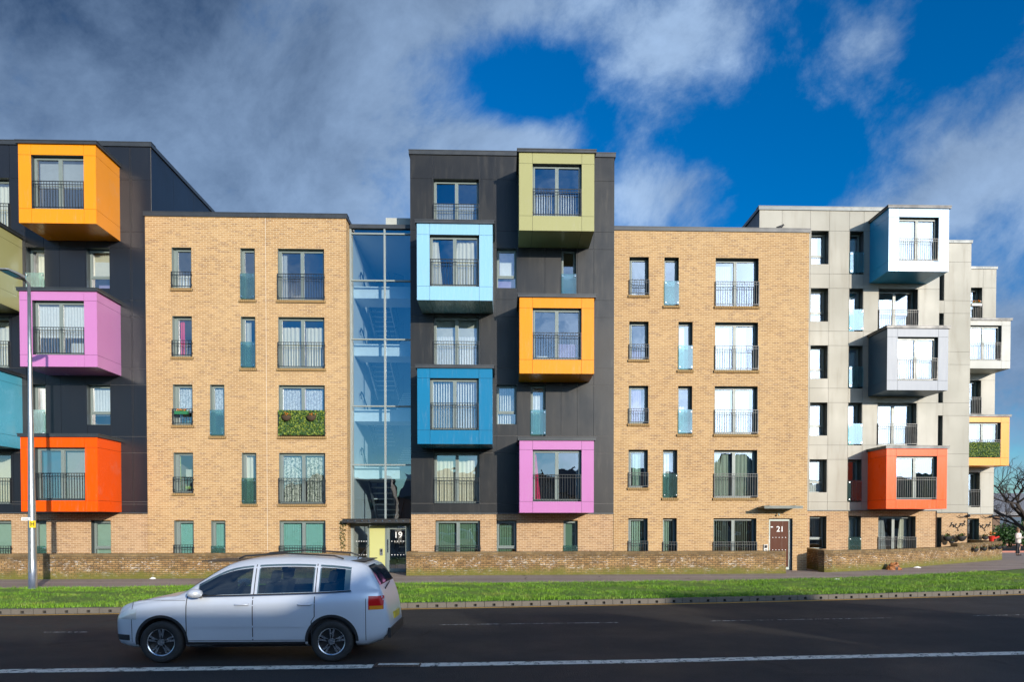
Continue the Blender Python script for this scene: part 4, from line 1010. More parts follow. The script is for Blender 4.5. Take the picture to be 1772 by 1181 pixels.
# ------------------------------------------------------------------ garden walls
COPM = brick('coping_brick', (.30, .20, .09), (.18, .12, .055), (.12, .08, .05), (.2, .16, .1), moss=.25, dirt=.4, ztop=1.3)
def wall_section(par, p, q, z0, z1, th=.33, cop=True, seed=0):
    d = Vector((q.x-p.x, q.y-p.y, 0)); L = d.length; rz = atan2(d.y, d.x); rs = random.Random(seed)
    mb = MB(); mb.box(0, L, 0, th, z0-.1, z1-.11)
    o = mb.build('wall_section', [BRW], par, loc=(p.x, p.y, 0)); o.rotation_euler[2] = rz
    c = MB(); n = int(L/.0755)
    for i in range(n):
        a = L*i/n; j = rs.uniform(-.006, .006)
        c.box(a+.004, a+L/n-.004, -.012+j, th+.012, z1-.11+.004, z1+j*.8)
    c.box(.01, L-.01, -.004, th, z1-.109, z1-.012, 1)
    k = c.build('coping', [COPM, cm_mortar], par, loc=(p.x, p.y, 0)); k.rotation_euler[2] = rz
w1 = thing('garden_wall', 'weathered low brick garden wall behind the street lamp, left of entrance 19', 'wall')
wall_section(w1, G(-420, 1006, .145), G(604, 1001, .145), .145, 1.09, seed=1)
w2 = thing('garden_wall', 'mossy low brick garden wall between entrance 19 and brown door 21', 'wall')
wp = G(703, 997.3, .145); wq = G(1360, 993.6, .145)
wall_section(w2, wp, wq, .145, 1.08, seed=2)
wall_section(w2, Vector((wp.x, wp.y+1.0, 0)), Vector((wp.x+.001, wp.y+.34, 0)), .145, 1.08, .33, seed=3)
w3 = thing('garden_wall', 'low brick garden wall curving back to the right with flower baskets on it', 'wall')
bp_ = [G(a, b, .145) for a, b in ((1426.5, 991.3), (1490, 988.9), (1535, 986), (1579, 982.7), (1623, 978.6), (1656.5, 975.8))]
pb = Vector((P(1391, 960, YR+3.0).x-.3, YR+3.2, 0))
wall_section(w3, pb, bp_[0], .145, 1.07, .01+.3, seed=4)
for i in range(len(bp_)-1): wall_section(w3, bp_[i], bp_[i+1], .145, 1.06-.015*i, seed=5+i)
bq = [bp_[-1]]+[G(a, b, .145) for a, b in ((1700, 972.4), (1734, 969.4))]
for i in range(2): wall_section(w3, bq[i], bq[i+1], .145, 1.17+.02*i, seed=15+i)
wall_section(w3, bq[-1]+Vector((0, .34, 0)), bq[-1]+Vector((.6, 4.0, 0)), .145, 1.2, seed=19)

# ------------------------------------------------------------------ street lamp
lp = G(57, 1020.5, .14); lamp = thing('street_lamp', 'tall tapered galvanised street lamp on the grass verge at the left', 'street lamp', (lp.x, lp.y, .12))
mb = MB(); zs_ = [0, .06, .061, 1.0, 2.6, 4.5, 7.0, 9.55]; rs_ = [.15, .15, .122, .118, .105, .083, .058, .044]
mb.tube([(0, 0, z) for z in zs_], rs_, 20); mb.build('pole', STEEL, lamp, True)
mb = MB(); mb.box(-.035, .035, -.128, -.11, .55, 1.0); mb.build('access_door', STEEL, lamp)
mb = MB(); mb.tube([(0, .02, 9.5), (0, -.02, 9.62), (0, -.16, 9.66), (0, -.34, 9.68)], [.045, .045, .04, .035], 10); mb.build('arm', pm('lamp_grey', (.16, .18, .19), .45), lamp, True)
hd = MB(); prof = [(-1.16, .10, .02), (-1.10, .15, .05), (-.75, .17, .075), (-.38, .15, .085), (-.22, .06, .06)]
r0 = None
for (y, hw, th) in prof:
    i = len(hd.v); hd.v += [(-hw, y, 9.66), (hw, y, 9.66), (hw*.9, y, 9.66+th), (-hw*.9, y, 9.66+th)]
    if r0 is not None:
        for q in range(4): hd.f.append((r0+q, r0+(q+1) % 4, i+(q+1) % 4, i+q)); hd.mi.append(0)
    else: hd.f.append((i, i+1, i+2, i+3)); hd.mi.append(0)
    r0 = i
hd.f.append((r0+3, r0+2, r0+1, r0)); hd.mi.append(0)
h_ = hd.build('lamp_head', pm('lamp_head_grey', (.22, .24, .25), .4), lamp)
mb = MB(); mb.box(-.12, .12, -1.05, -.5, 9.648, 9.658); mb.build('lens', pm('lamp_lens', (.04, .06, .07), .15), h_)
mb = MB(); zh = PZ(60, 908, lp.y)-.12; mb.box(-.0, .19, -.125, -.118, zh-.11, zh+.11); hs_ = mb.build('hydrant_sign', pm('sign_yellow', (.82, .58, .02), .5), lamp)
text('letter', 'H', .19, (.095, -.127, zh), pm('sign_black', (.02, .02, .02), .5), hs_, .001)
mb = MB(); zh2 = PZ(50, 899, lp.y)-.12; mb.box(-.25, .03, -.122, -.116, zh2-.05, zh2+.05); ws = mb.build('name_plate', WHITE, lamp)
mb = MB()
for j in range(2): mb.box(-.22, -.02, -.1235, -.1225, zh2-.03+.035*j, zh2-.018+.035*j)
mb.build('print_line', pm('print_grey', (.12, .12, .12), .6), ws)
mb = MB(); mb.tube([(0, 0, zh-.16), (0, 0, zh-.14)], .113, 16, cap=False); mb.tube([(0, 0, zh2+.06), (0, 0, zh2+.075)], .111, 16, cap=False); mb.build('band', CHROME, lamp)

# ------------------------------------------------------------------ car (local: front towards -x, near side towards -y)
def lerp(a, b, t): return a+(b-a)*t
def curve(pts, x):
    if x <= pts[0][0]: return pts[0][1]
    for (a, b), (c, d) in zip(pts[:-1], pts[1:]):
        if x <= c:
            t = (x-a)/(c-a); return b+(d-b)*t
    return pts[-1][1]
def scurve(pts, x):      # catmull-rom on uneven knots
    if x <= pts[0][0]: return pts[0][1]
    if x >= pts[-1][0]: return pts[-1][1]
    for i in range(len(pts)-1):
        if x <= pts[i+1][0]:
            x0, y0 = pts[max(i-1, 0)]; x1, y1 = pts[i]; x2, y2 = pts[i+1]; x3, y3 = pts[min(i+2, len(pts)-1)]
            m1 = (y2-y0)/(x2-x0) if x2 != x0 else 0; m2 = (y3-y1)/(x3-x1) if x3 != x1 else 0
            h = x2-x1; t = (x-x1)/h; return (2*t**3-3*t*t+1)*y1+(t**3-2*t*t+t)*h*m1+(-2*t**3+3*t*t)*y2+(t**3-t*t)*h*m2
TOP = [(-2.24, .62), (-2.20, .78), (-2.08, .90), (-1.8, .985), (-1.35, 1.055), (-1.12, 1.09), (-.80, 1.32), (-.42, 1.565), (-.1, 1.655), (.5, 1.695), (1.1, 1.675), (1.62, 1.61), (1.85, 1.53), (2.02, 1.28), (2.12, 1.05), (2.18, .85), (2.22, .62)]
HW = [(-2.24, .52), (-2.18, .68), (-2.05, .79), (-1.8, .865), (-1.35, .895), (0, .915), (1.3, .905), (1.8, .875), (2.05, .81), (2.17, .72), (2.22, .62)]
BELT = [(-2.24, .70), (-1.8, .95), (-1.1, 1.035), (0, 1.07), (1.2, 1.105), (1.8, 1.14), (2.22, 1.15)]
BOT = [(-2.24, .42), (-2.1, .27), (-1.9, .22), (1.85, .24), (2.1, .32), (2.22, .45)]
def section(x):
    zt = scurve(TOP, x); w_ = scurve(HW, x); zb = curve(BOT, x); be = min(scurve(BELT, x), zt-.045)
    gh = max(0, min(1, (zt-be-.045)/.5)); e = lerp(.90, .70, gh)
    zl = lambda s: lerp(zb, be, s)
    pts = [(0, zb), (w_*.80, zb), (w_*.955, zl(.07)), (w_*.985, zl(.2)), (w_*.992, zl(.42)), (w_*1.0, zl(.62)), (w_*.995, zl(.82)), (w_*.972, zl(.94)), (w_*.945, be)]
    g0 = w_*.925; g1 = w_*e
    for s in (.06, .3, .55, .78): pts.append((lerp(g0, g1, s**1.15), lerp(be, zt-.04, s) if gh > .02 else lerp(be, zt-.012, s)))
    pts += [(g1*.965, lerp(be, zt, .92)), (g1*.86, lerp(be, zt, .975)), (g1*.5, zt-.006*1), (0, zt)]
    return pts
def car_side(x, z):
    p = section(x); best = None
    for (a, b), (c, d) in zip(p[1:-1], p[2:]):
        if b <= z <= d and d > b: return a+(c-a)*(z-b)/(d-b)
    return p[9][0]
def body_mesh():
    mb = MB(); N = 150; rings = []
    for i in range(N+1):
        x = -2.24+4.46*(i/N); x = max(-2.24, min(2.22, x)); s = section(x); r = [(x, -y, z) for y, z in s]+[(x, y, z) for y, z in s[-2:0:-1]]
        rings.append(len(mb.v)); mb.v += r; n = len(r)
    for a, b in zip(rings[:-1], rings[1:]):
        for q in range(n): mb.f.append((a+q, b+q, b+(q+1) % n, a+(q+1) % n)); mb.mi.append(0)
    mb.f.append(tuple(rings[0]+q for q in range(n))); mb.mi.append(0); mb.f.append(tuple(rings[-1]+q for q in range(n))[::-1]); mb.mi.append(0)
    return mb
CARP = pm('silver_car_paint', (.60, .65, .72), .37, .30, .02, 2, 0, 60, .5, .5); CARP.node_tree.nodes['Principled BSDF'].inputs['Coat Roughness'].default_value = .22
k_ = NT(CARP.node_tree); b_ = k_.n['Principled BSDF']; src_ = b_.inputs['Base Color'].links[0].from_socket; k_.l.new(k_.mix(k_.new('ShaderNodeNewGeometry').outputs['Backfacing'], src_, (.02, .02, .022)), b_.inputs['Base Color'])
CGT = glassm('tinted_car_glass', (.42, .50, .50), .07, .004)
CGL = pm('car_glass', (.012, .022, .034), .04, 0, .1, 3, 0, 60, .9)
PLS = pm('black_plastic', (.022, .022, .024), .5, 0, .2, 20); TYR = pm('tyre_rubber', (.02, .02, .02), .8, 0, .2, 20); ALLOY = pm('alloy', (.55, .56, .58), .25, .9)
cpos = G(468, 1146, 0)
CY = 11.0+.91
car = thing('car', 'silver five door family car driving left along the near lane of the road', 'car', (P(463, 1100, 11.9).x, CY, 0))
bme = body_mesh().mesh('body', [CARP, PLS], True)
body = link('body', bme, car)
WX = (-1.38, 1.32)
cutm = MB()
cuts = []
for wx in WX:
    for sy in (-1, 1):
        c = MB(); c.tube([(wx, sy*.60, .345), (wx, sy*1.2, .345)], .385, 40)
        co = link('wheel_cut', c.mesh('wheel_cut', [CARP, PLS], False)); co.data.polygons.foreach_set('material_index', [1]*len(co.data.polygons)); co.parent = car; cuts.append(co)
        md = body.modifiers.new('cut', 'BOOLEAN'); md.object = co; md.operation = 'DIFFERENCE'; md.solver = 'EXACT'
bpy.context.view_layer.update(); dg = bpy.context.evaluated_depsgraph_get(); nm = bpy.data.meshes.new_from_object(body.evaluated_get(dg)); body.modifiers.clear(); body.data = nm
from mathutils.bvhtree import BVHTree
from mathutils.interpolate import poly_3d_calc
bvh = BVHTree.FromPolygons([v.co for v in bme.vertices], [tuple(p.vertices) for p in bme.polygons])
bm = bmesh.new(); bm.from_mesh(nm); dl = []
for f_ in bm.faces:
    c_ = f_.calc_center_median(); s_ = section(c_.x)
    if any(a < c_.x < b for a, b in ((-.81, .01), (.13, 1.01), (1.11, 1.52))) and s_[9][1] < c_.z < s_[12][1] and abs(c_.y) > .45: dl.append(f_)
bmesh.ops.delete(bm, geom=dl, context='FACES'); bm.to_mesh(nm); bm.free()
nm.polygons.foreach_set('use_smooth', [True]*len(nm.polygons)); cn = []
for p_ in nm.polygons:
    for li in p_.loop_indices:
        co_ = nm.vertices[nm.loops[li].vertex_index].co
        if p_.material_index == 1: cn.append(p_.normal.copy()); continue
        loc_, no_, ix_, dd = bvh.find_nearest(co_); pv = bme.polygons[ix_].vertices
        wts = poly_3d_calc([bme.vertices[q].co for q in pv], loc_); n_ = Vector((0, 0, 0))
        for q, ww in zip(pv, wts): n_ += bme.vertices[q].normal*ww
        cn.append(n_.normalized() if n_.length > .1 else p_.normal.copy())
nm.normals_split_custom_set(cn)
for c in cuts: bpy.data.objects.remove(c)
CLO = pm('seat_fabric', (.05, .05, .055), .9)
cb = MB(); cb.box(-1.0, 1.9, -.72, .72, .42, .50); cb.box(-1.15, -.78, -.70, .70, .6, 1.04); cb.box(-.95, 1.9, -.80, -.74, .45, 1.0); cb.box(-.95, 1.9, .74, .80, .45, 1.0); cb.box(-.9, 1.8, -.5, .5, 1.60, 1.615); cb.build('cabin_trim', PLS, car)
for sx, sy_ in ((-.15, -.36), (-.15, .36), (.80, -.36), (.80, .36)):
    st_ = MB(); st_.box(sx-.28, sx+.24, sy_-.24, sy_+.24, .5, .72); st_.prism([(sx+.18, .66), (sx+.34, .66), (sx+.46, 1.22), (sx+.34, 1.24)], sy_-.23, sy_+.23, 0, 'y'); st_.prism([(sx+.36, 1.27), (sx+.45, 1.26), (sx+.49, 1.43), (sx+.40, 1.44)], sy_-.12, sy_+.12, 0, 'y'); st_.build('seat', CLO, car)
sw = MB(); sw.tube([(-.62+.09*cos(q*pi/10), .36+.18*sin(q*pi/10), 1.02+.15*cos(q*pi/10)) for q in range(21)], .014, 6, cap=False); sw.build('steering_wheel', PLS, car)
def patch(outline_bot, outline_top, x0, x1, sy, off, n=24, nz=5, mb=None, m=0):
    mb = mb or MB(); i0 = len(mb.v)
    for i in range(n+1):
        x = x0+(x1-x0)*i/n; zb, zt = outline_bot(x), max(outline_bot(x)+.001, outline_top(x))
        for j in range(nz+1):
            z = zb+(zt-zb)*j/nz; mb.v.append((x, sy*(car_side(x, z)+off), z))
    for i in range(n):
        for j in range(nz):
            a = i0+i*(nz+1)+j; q = (a, a+nz+1, a+nz+2, a+1); mb.f.append(q if sy < 0 else q[::-1]); mb.mi.append(m)
    return mb
roofz = lambda x: lerp(scurve(BELT, x), scurve(TOP, x), .80)
bz = lambda x: min(scurve(BELT, x), scurve(TOP, x)-.045)+.028
for sy in (-1, 1):
    for (a, b, tl, tr) in ((-.83, .02, .0, 0), (.12, 1.02, 0, 0), (1.10, 1.60, 0, .14)):
        f = lambda x: min(roofz(x), lerp(bz(b)+.0, 9, (b+tr-x)/.5) if tr else 9)
        patch(bz, f, a, b, sy, .004).build('side_window', CGT, car, True)
    seam = MB()
    for sx in (-.98, .07, 1.05):
        zt_ = min(scurve(TOP, sx)-.1, roofz(sx)+.01)
        zz0 = .36
        n = 16; i0 = len(seam.v)
        for j in range(n+1):
            z = zz0+(zt_-zz0)*j/n; xx = sx-(.05 if sx > 1 and z < .72 else 0)*1.0
            for dx in (-.007, .007): seam.v.append((xx+dx, sy*(car_side(xx, z)+.0025), z))
        for j in range(n):
            a = i0+2*j; seam.f.append((a, a+1, a+3, a+2)); seam.mi.append(0)
    patch(lambda x: .355, lambda x: .362, -.98, .93, sy, .0025, mb=seam, nz=1)
    patch(lambda x: bz(x)-.03, lambda x: bz(x)-.004, -.90, 1.62, sy, .005, 40, 1, mb=seam)
    seam.build('door_seam', PLS, car)
    patch(lambda x: .25, lambda x: .335, -.96, .90, sy, .012, 30, 2).build('sill_trim', PLS, car, True)
    patch(lambda x: .57, lambda x: .60, -.92, .90, sy, .014, 30, 2).build('side_moulding', CARP, car, True)
    for hx in (-.10, .90):
        h = MB(); y = sy*(car_side(hx, .93)+.03); h.tube([(hx-.11, y-sy*.028, .93), (hx-.085, y, .932), (hx+.085, y, .938), (hx+.11, y-sy*.028, .938)], .014, 8); h.build('door_handle', CARP, car, True)
    for wx in WX:
        ar = MB(); n = 24
        for i in range(n+1):
            g = radians(-8)+radians(196)*i/n
            for rr, of in ((.383, .004), (.425, .006)):
                x, z = wx+rr*cos(g), .345+rr*sin(g); z = max(z, .23); ar.v.append((x, sy*(car_side(x, z)+of), z))
        for i in range(n): ar.f.append((2*i, 2*i+1, 2*i+3, 2*i+2)); ar.mi.append(0)
        ar.build('arch_trim', PLS, car)
    mm = MB(); mm.ball((-.78, sy*1.03, 1.13), .12, 12, .62); mi_ = mm.build('wing_mirror', CARP, car, True)
    mm = MB(); mm.tube([(-.76, sy*.86, 1.06), (-.78, sy*.98, 1.09)], .03, 6); mm.build('mirror_arm', PLS, mi_)
    rr_ = MB(); rr_.tube([(-.25, sy*.60, 1.655), (-.15, sy*.60, 1.70), (.5, sy*.61, 1.745), (1.3, sy*.60, 1.70), (1.45, sy*.59, 1.65)], .014, 8); rr_.build('roof_rail', PLS, car, True)
    hl = patch(lambda x: .70, lambda x: min(.86, bz(x)-.05), -2.17, -1.78, sy, .005); hl.build('headlight', pm('headlight_glass', (.55, .6, .62), .08, .3), car, True)
    tl = patch(lambda x: .84, lambda x: 1.06, 1.90, 2.13, sy, .006); tl.build('tail_light', pm('tail_light_red', (.55, .01, .012), .15), car, True)
    for wx in WX:
        wh = bpy.data.objects.new('wheel', None); COL.objects.link(wh); wh.parent = car; wh.location = (wx, sy*.80, .335)
        ty = MB(); prof = [(.0, .21), (.10, .22), (.108, .30), (.095, .325), (.05, .335), (-.05, .335), (-.095, .325), (-.108, .30), (-.10, .22)]; n = 40; i0 = 0
        for q in range(n):
            g = 2*pi*q/n
            for (yy, rr) in prof: ty.v.append((rr*cos(g), sy*yy, rr*sin(g)))
        L = len(prof)
        for q in range(n):
            for j in range(L-1): ty.f.append((q*L+j, q*L+j+1, ((q+1) % n)*L+j+1, ((q+1) % n)*L+j)); ty.mi.append(0)
        ty.build('tyre', TYR, wh, True)
        ri = MB(); yo = sy*.095
        for i in range(40):
            g0, g1 = 2*pi*i/40, 2*pi*(i+1)/40
            for ra, rb, ya_, yb_ in ((.225, .205, .10, .088), (.205, .20, .088, -.02)):
                ri.quad((ra*cos(g0), sy*ya_, ra*sin(g0)), (ra*cos(g1), sy*ya_, ra*sin(g1)), (rb*cos(g1), sy*yb_, rb*sin(g1)), (rb*cos(g0), sy*yb_, rb*sin(g0)))
            ri.tri((0, sy*-.02, 0), (.20*cos(g0), sy*-.02, .20*sin(g0)), (.20*cos(g1), sy*-.02, .20*sin(g1)), 1)
        for s in range(5):
            g = 2*pi*s/5+.3; c_, s_ = cos(g), sin(g)
            for e in (-.17, .17):
                p = [(.05, -.02), (.05, .02), (.205, .015), (.205, -.015)]
                g2 = g+e; c2, s2 = cos(g2), sin(g2)
                v = [(a*c_-b*s_, a*s_+b*c_) for a, b in p[:2]]+[(a*c2-b*s2, a*s2+b*c2) for a, b in p[2:]]
                ri.prism(v, yo-sy*.03, yo-sy*.005, 0, 'y')
        ri.tube([(0, sy*.05, 0), (0, sy*.098, 0)], .055, 16)
        ri.build('rim', [ALLOY, PLS], wh)
def top_patch(x0, x1, hw0, hw1, name, mt):
    mb = MB(); n = 12
    for i in range(n+1):
        x = x0+(x1-x0)*i/n; hw = hw0+(hw1-hw0)*i/n; s = section(x)[8:]
        for j in range(-6, 7):
            y = hw*j/6; ay = abs(y); z = s[-1][1]
            for (a, b), (c, d) in zip(s[:-1], s[1:]):
                if c <= ay <= a: z = b+(d-b)*(a-ay)/(a-c) if a != c else d
            k = 1 if x0 < 0 else 1; mb.v.append((x+(-.006 if x0 < 0 else .006), y, z+.006))
    for i in range(n):
        for j in range(12): a = i*13+j; mb.f.append((a, a+13, a+14, a+1)); mb.mi.append(0)
    mb.build(name, mt, car, True)
top_patch(-1.08, -.42, .74, .60, 'windscreen', CGL); top_patch(1.84, 2.05, .56, .66, 'rear_window', CGL)
for sy in (-1, 1):
    sm = MB()
    for (z0_, z1_, sx) in ((.34, .98, -1.86), (.34, 1.02, 1.86)):
        i0 = len(sm.v)
        for j in range(13):
            z = z0_+(z1_-z0_)*j/12
            for dx in (-.005, .005): sm.v.append((sx+dx, sy*(car_side(sx, z)+.003), z))
        for j in range(12): a = i0+2*j; sm.f.append((a, a+1, a+3, a+2)); sm.mi.append(0)
    patch(lambda x: 1.0, lambda x: 1.006, -1.80, -1.0, sy, .003, mb=sm, nz=1)
    sm.build('panel_gap', PLS, car)
    patch(lambda x: .84, lambda x: .90, 1.92, 2.12, sy, .008).build('indicator', pm('amber_lens', (.7, .25, .02), .15), car, True)
    patch(lambda x: .36, lambda x: .45, -2.16, -1.9, sy, .006).build('fog_light_trim', PLS, car, True)
    patch(lambda x: bz(x)-.034, lambda x: bz(x)-.026, -.92, 1.64, sy, .009, 40, 1).build('window_trim', CHROME, car)
mb = MB(); mb.tube([(1.55, 0, 1.62), (1.75, 0, 1.86)], [.012, .004], 6); mb.build('aerial', PLS, car)
mb = MB(); mb.tube([(2.085, .1, 1.22), (2.09, -.35, 1.14)], .012, 6); mb.build('rear_wiper', PLS, car)
mb = MB(); mb.box(2.20, 2.235, -.26, .26, .62, .73); mb.build('number_plate', pm('yellow_plate', (.75, .55, .05), .4), car)
mb = MB(); mb.box(-2.262, -2.235, -.26, .26, .36, .47); mb.build('number_plate', WHITE, car)
mb = MB(); mb.box(-2.25, -2.225, -.42, .42, .50, .62); mb.build('grille', PLS, car)
mb = MB(); mb.box(2.19, 2.235, -.70, .70, .36, .52); mb.build('rear_bumper_trim', PLS, car)

# ------------------------------------------------------------------ person on the far pavement
def skinned(name, verts, edges, radii, m, parent, root=0, sub=2):
    me = bpy.data.meshes.new(name); me.from_pydata(verts, edges, []); o = link(name, me, parent)
    md = o.modifiers.new('s', 'SKIN'); md.use_smooth_shade = True
    for i, r in enumerate(radii): me.skin_vertices[0].data[i].radius = r if isinstance(r, tuple) else (r, r)
    me.skin_vertices[0].data[root].use_root = True
    sb = o.modifiers.new('d', 'SUBSURF'); sb.levels = sub; sb.render_levels = sub
    bpy.context.view_layer.update(); dg = bpy.context.evaluated_depsgraph_get(); nm = bpy.data.meshes.new_from_object(o.evaluated_get(dg)); o.modifiers.clear(); o.data = nm; nm.materials.clear(); nm.materials.append(m)
    nm.polygons.foreach_set('use_smooth', [True]*len(nm.polygons)); return o
SKIN = pm('skin', (.52, .32, .23), .6); COAT = pm('cream_coat', (.62, .55, .50), .8, 0, .12, 12, .4, 30); TRO = pm('black_trousers', (.02, .02, .024), .8); HAIR = pm('brown_hair', (.22, .12, .06), .6, 0, .3, 40)
pp = G(1761.5, 962.3, .15)
per = thing('person', 'person in a cream coat and black trousers standing on the far right pavement, arms crossed', 'person', (pp.x, pp.y, .15), rz=radians(25))
skinned('body', [(0, 0, .90), (0, 0, 1.10), (0, 0, 1.33), (0, .0, 1.42), (0, -.01, 1.50), (0, -.02, 1.60),
                 (-.10, 0, .85), (-.11, .02, .46), (-.12, .03, .08), (-.12, -.10, .04), (.10, 0, .85), (.11, -.02, .46), (.12, .03, .08), (.12, -.10, .04),
                 (-.19, 0, 1.36), (-.25, -.02, 1.10), (-.08, -.22, 1.12), (.19, 0, 1.36), (.25, -.02, 1.10), (.08, -.20, 1.15)],
        [(0, 1), (1, 2), (2, 3), (3, 4), (4, 5), (0, 6), (6, 7), (7, 8), (8, 9), (0, 10), (10, 11), (11, 12), (12, 13), (2, 14), (14, 15), (15, 16), (2, 17), (17, 18), (18, 19)],
        [(.14, .10), (.13, .10), (.15, .10), .06, .055, (.085, .1), .085, .055, .04, .035, .085, .055, .04, .035, .06, .045, .035, .06, .045, .035], SKIN, per)
skinned('coat', [(0, 0, .74), (0, 0, .95), (0, 0, 1.15), (0, 0, 1.36), (-.19, 0, 1.37), (-.27, -.02, 1.10), (-.06, -.24, 1.12), (.19, 0, 1.37), (.27, -.02, 1.10), (.06, -.24, 1.16), (0, .01, 1.43)],
        [(0, 1), (1, 2), (2, 3), (3, 4), (4, 5), (5, 6), (3, 7), (7, 8), (8, 9), (3, 10)], [(.23, .16), (.21, .15), (.19, .14), (.19, .13), .085, .07, .055, .085, .07, .055, .08], COAT, per)
for s in (-1, 1):
    skinned('trouser_leg', [(s*.09, 0, .88), (s*.11, .0, .46), (s*.12, .03, .09)], [(0, 1), (1, 2)], [.10, .07, .055], TRO, per)
    skinned('shoe', [(s*.12, .05, .05), (s*.12, -.06, .04), (s*.12, -.15, .03)], [(0, 1), (1, 2)], [.05, .045, .03], PLS, per)
mb = MB(); mb.ball((0, .015, 1.625), .112, 12, 1.05, jit=.04); mb.ball((0, .05, 1.755), .055, 8, .9, jit=.06); mb.build('hair', HAIR, per, True)

# ------------------------------------------------------------------ plants in baskets and boxes
LEAF = pm('leaf_green', (.05, .105, .02), .6, 0, .5, 14); LEAFD = pm('ivy_green', (.03, .085, .012), .55, 0, .6, 30); LEAFY = pm('leaf_yellow', (.24, .30, .03), .6, 0, .3, 20)
FLR = [pm('orange_petal', (.75, .22, .02), .6), pm('red_petal', (.6, .02, .02), .6), pm('white_petal', (.8, .78, .7), .6), pm('rust_petal', (.35, .12, .04), .7)]
def leaves(mb, c, r, n, s, mi=0, flat=1.0, rs=random):
    for _ in range(n):
        d = Vector((rs.gauss(0, 1), rs.gauss(0, 1), rs.gauss(0, 1)*flat)).normalized()*rs.uniform(.3, 1)
        p = Vector((c[0]+d.x*r[0], c[1]+d.y*r[1], c[2]+d.z*r[2])); a = Vector((rs.gauss(0, 1), rs.gauss(0, 1), rs.gauss(0, 1))).normalized(); b = a.cross(Vector((rs.gauss(0, 1), rs.gauss(0, 1), rs.gauss(0, 1)))).normalized(); q = s*rs.uniform(.6, 1.3)
        mb.quad(p-a*q*.5, p+b*q*.32, p+a*q*.5, p-b*q*.32, mi)
def hedge_screen(x0, x1, y, z0, z1, label):
    mb = MB(); n = int((x1-x0)*(z1-z0)*1500)
    for _ in range(n):
        x, z = random.uniform(x0, x1), random.uniform(z0, z1); a = random.uniform(0, 2*pi); s = random.uniform(.022, .05); t1 = random.uniform(-.5, .5)
        ca, sa = cos(a)*s, sin(a)*s; yy = y-random.uniform(.0, .05)
        mb.quad((x-ca, yy, z-sa), (x-sa*.45, yy-s*t1, z+ca*.45), (x+ca, yy-.01, z+sa), (x+sa*.45, yy+s*t1, z-ca*.45), 0 if random.random() < .72 else 1)
    mb.box(x0, x1, y+.001, y+.006, z0, z1, 2)
    return tag(mb.build('hedge_screen', [LEAFD, LEAFY, pm('mesh_green', (.02, .035, .012), .9)]), label, 'hedge screen')
xa, xb = P(482.5, 700, YB-.06).x, P(561.5, 700, YB-.06).x; ze = hz(2)-2.09
hedge_screen(xa, xb, YB-.075, ze+.05, ze+1.05, 'artificial ivy screen on a balcony rail of the left brick block, third floor')
yb_ = YP3-1.5
xa, xb = P(1674.5, 770, yb_).x, P(1731, 770, yb_).x; hedge_screen(xa, xb, yb_+.02, PZ(1700, 792, yb_)+.02, PZ(1700, 766, yb_), 'artificial ivy screen in the yellow box bay at the right end')
def basket(loc, w_, label, group=None, flower=0, hang=True):
    t = thing('flower_basket', label, 'flower basket', loc, group)
    mb = MB(); n = 12; prev = None
    for k, (r, z) in enumerate(((1, 0), (.95, -.25), (.75, -.55), (.4, -.8), (.05, -.85))):
        i = len(mb.v); mb.v += [(w_*.5*r*cos(2*pi*q/n), w_*.30*r*sin(2*pi*q/n), w_*.62*z) for q in range(n)]
        if prev is not None:
            for q in range(n): mb.f.append((prev+q, prev+(q+1) % n, i+(q+1) % n, i+q)); mb.mi.append(0)
        prev = i
    mb.build('basket', pm('coir_brown', (.07, .045, .025), .9) if not hang else PLS, t, True)
    f = MB(); leaves(f, (0, 0, .03), (w_*.5, w_*.28, w_*.28), 70, w_*.20, 0); leaves(f, (0, 0, .06), (w_*.42, w_*.28, w_*.22), 26, w_*.16, 1)
    f.build('flowers', [LEAF, FLR[flower]], t)
    if hang:
        h = MB()
        for q in (-1, 1): h.tube([(q*w_*.48, 0, 0), (0, 0, w_*.62)], .006, 4)
        h.tube([(0, 0, w_*.6), (0, .2*w_+.05, w_*.7)], .007, 4); h.build('wire', RLG, t)
    return t
for i, q in enumerate((495.5, 538.5)):
    o = basket((P(q, 720, YB-.2).x, YB-.20, PZ(q, 720, YB-.2)), .40, ('left' if i == 0 else 'right')+' one of two orange flower baskets on the ivy balcony screen', None, 0, False)
# trough on the small balcony
o = thing('flower_trough', 'green trough of orange flowers on the small railing left of the ivy screen', 'flower trough', (P(313, 712, YB-.1).x, YB-.12, PZ(313, 714, YB-.1)))
mb = MB(); mb.box(-.22, .30, -.07, .04, -.09, .04); mb.build('trough', pm('trough_green', (.02, .16, .06), .5), o); mb = MB(); leaves(mb, (.05, 0, .06), (.28, .08, .08), 90, .07, 0); leaves(mb, (.05, -.02, .08), (.26, .08, .06), 34, .06, 1); mb.build('flowers', [LEAF, FLR[0]], o)
xp = P(1688, 530, YP3-.1); o = thing('flower_trough', 'white trough of flowers on the top railing at the far right wing', 'flower trough', (xp.x, YP3-.14, PZ(1688, 527, YP3-.1)))
mb = MB(); mb.box(-.30, .30, -.09, .05, -.12, .02); mb.build('trough', WHITE, o); mb = MB(); leaves(mb, (0, 0, .10), (.36, .12, .14), 110, .10, 0); leaves(mb, (0, -.03, .14), (.34, .1, .1), 40, .08, 1); leaves(mb, (0, -.03, .14), (.34, .1, .1), 20, .08, 2); mb.build('flowers', [LEAF, FLR[0], FLR[2]], o)
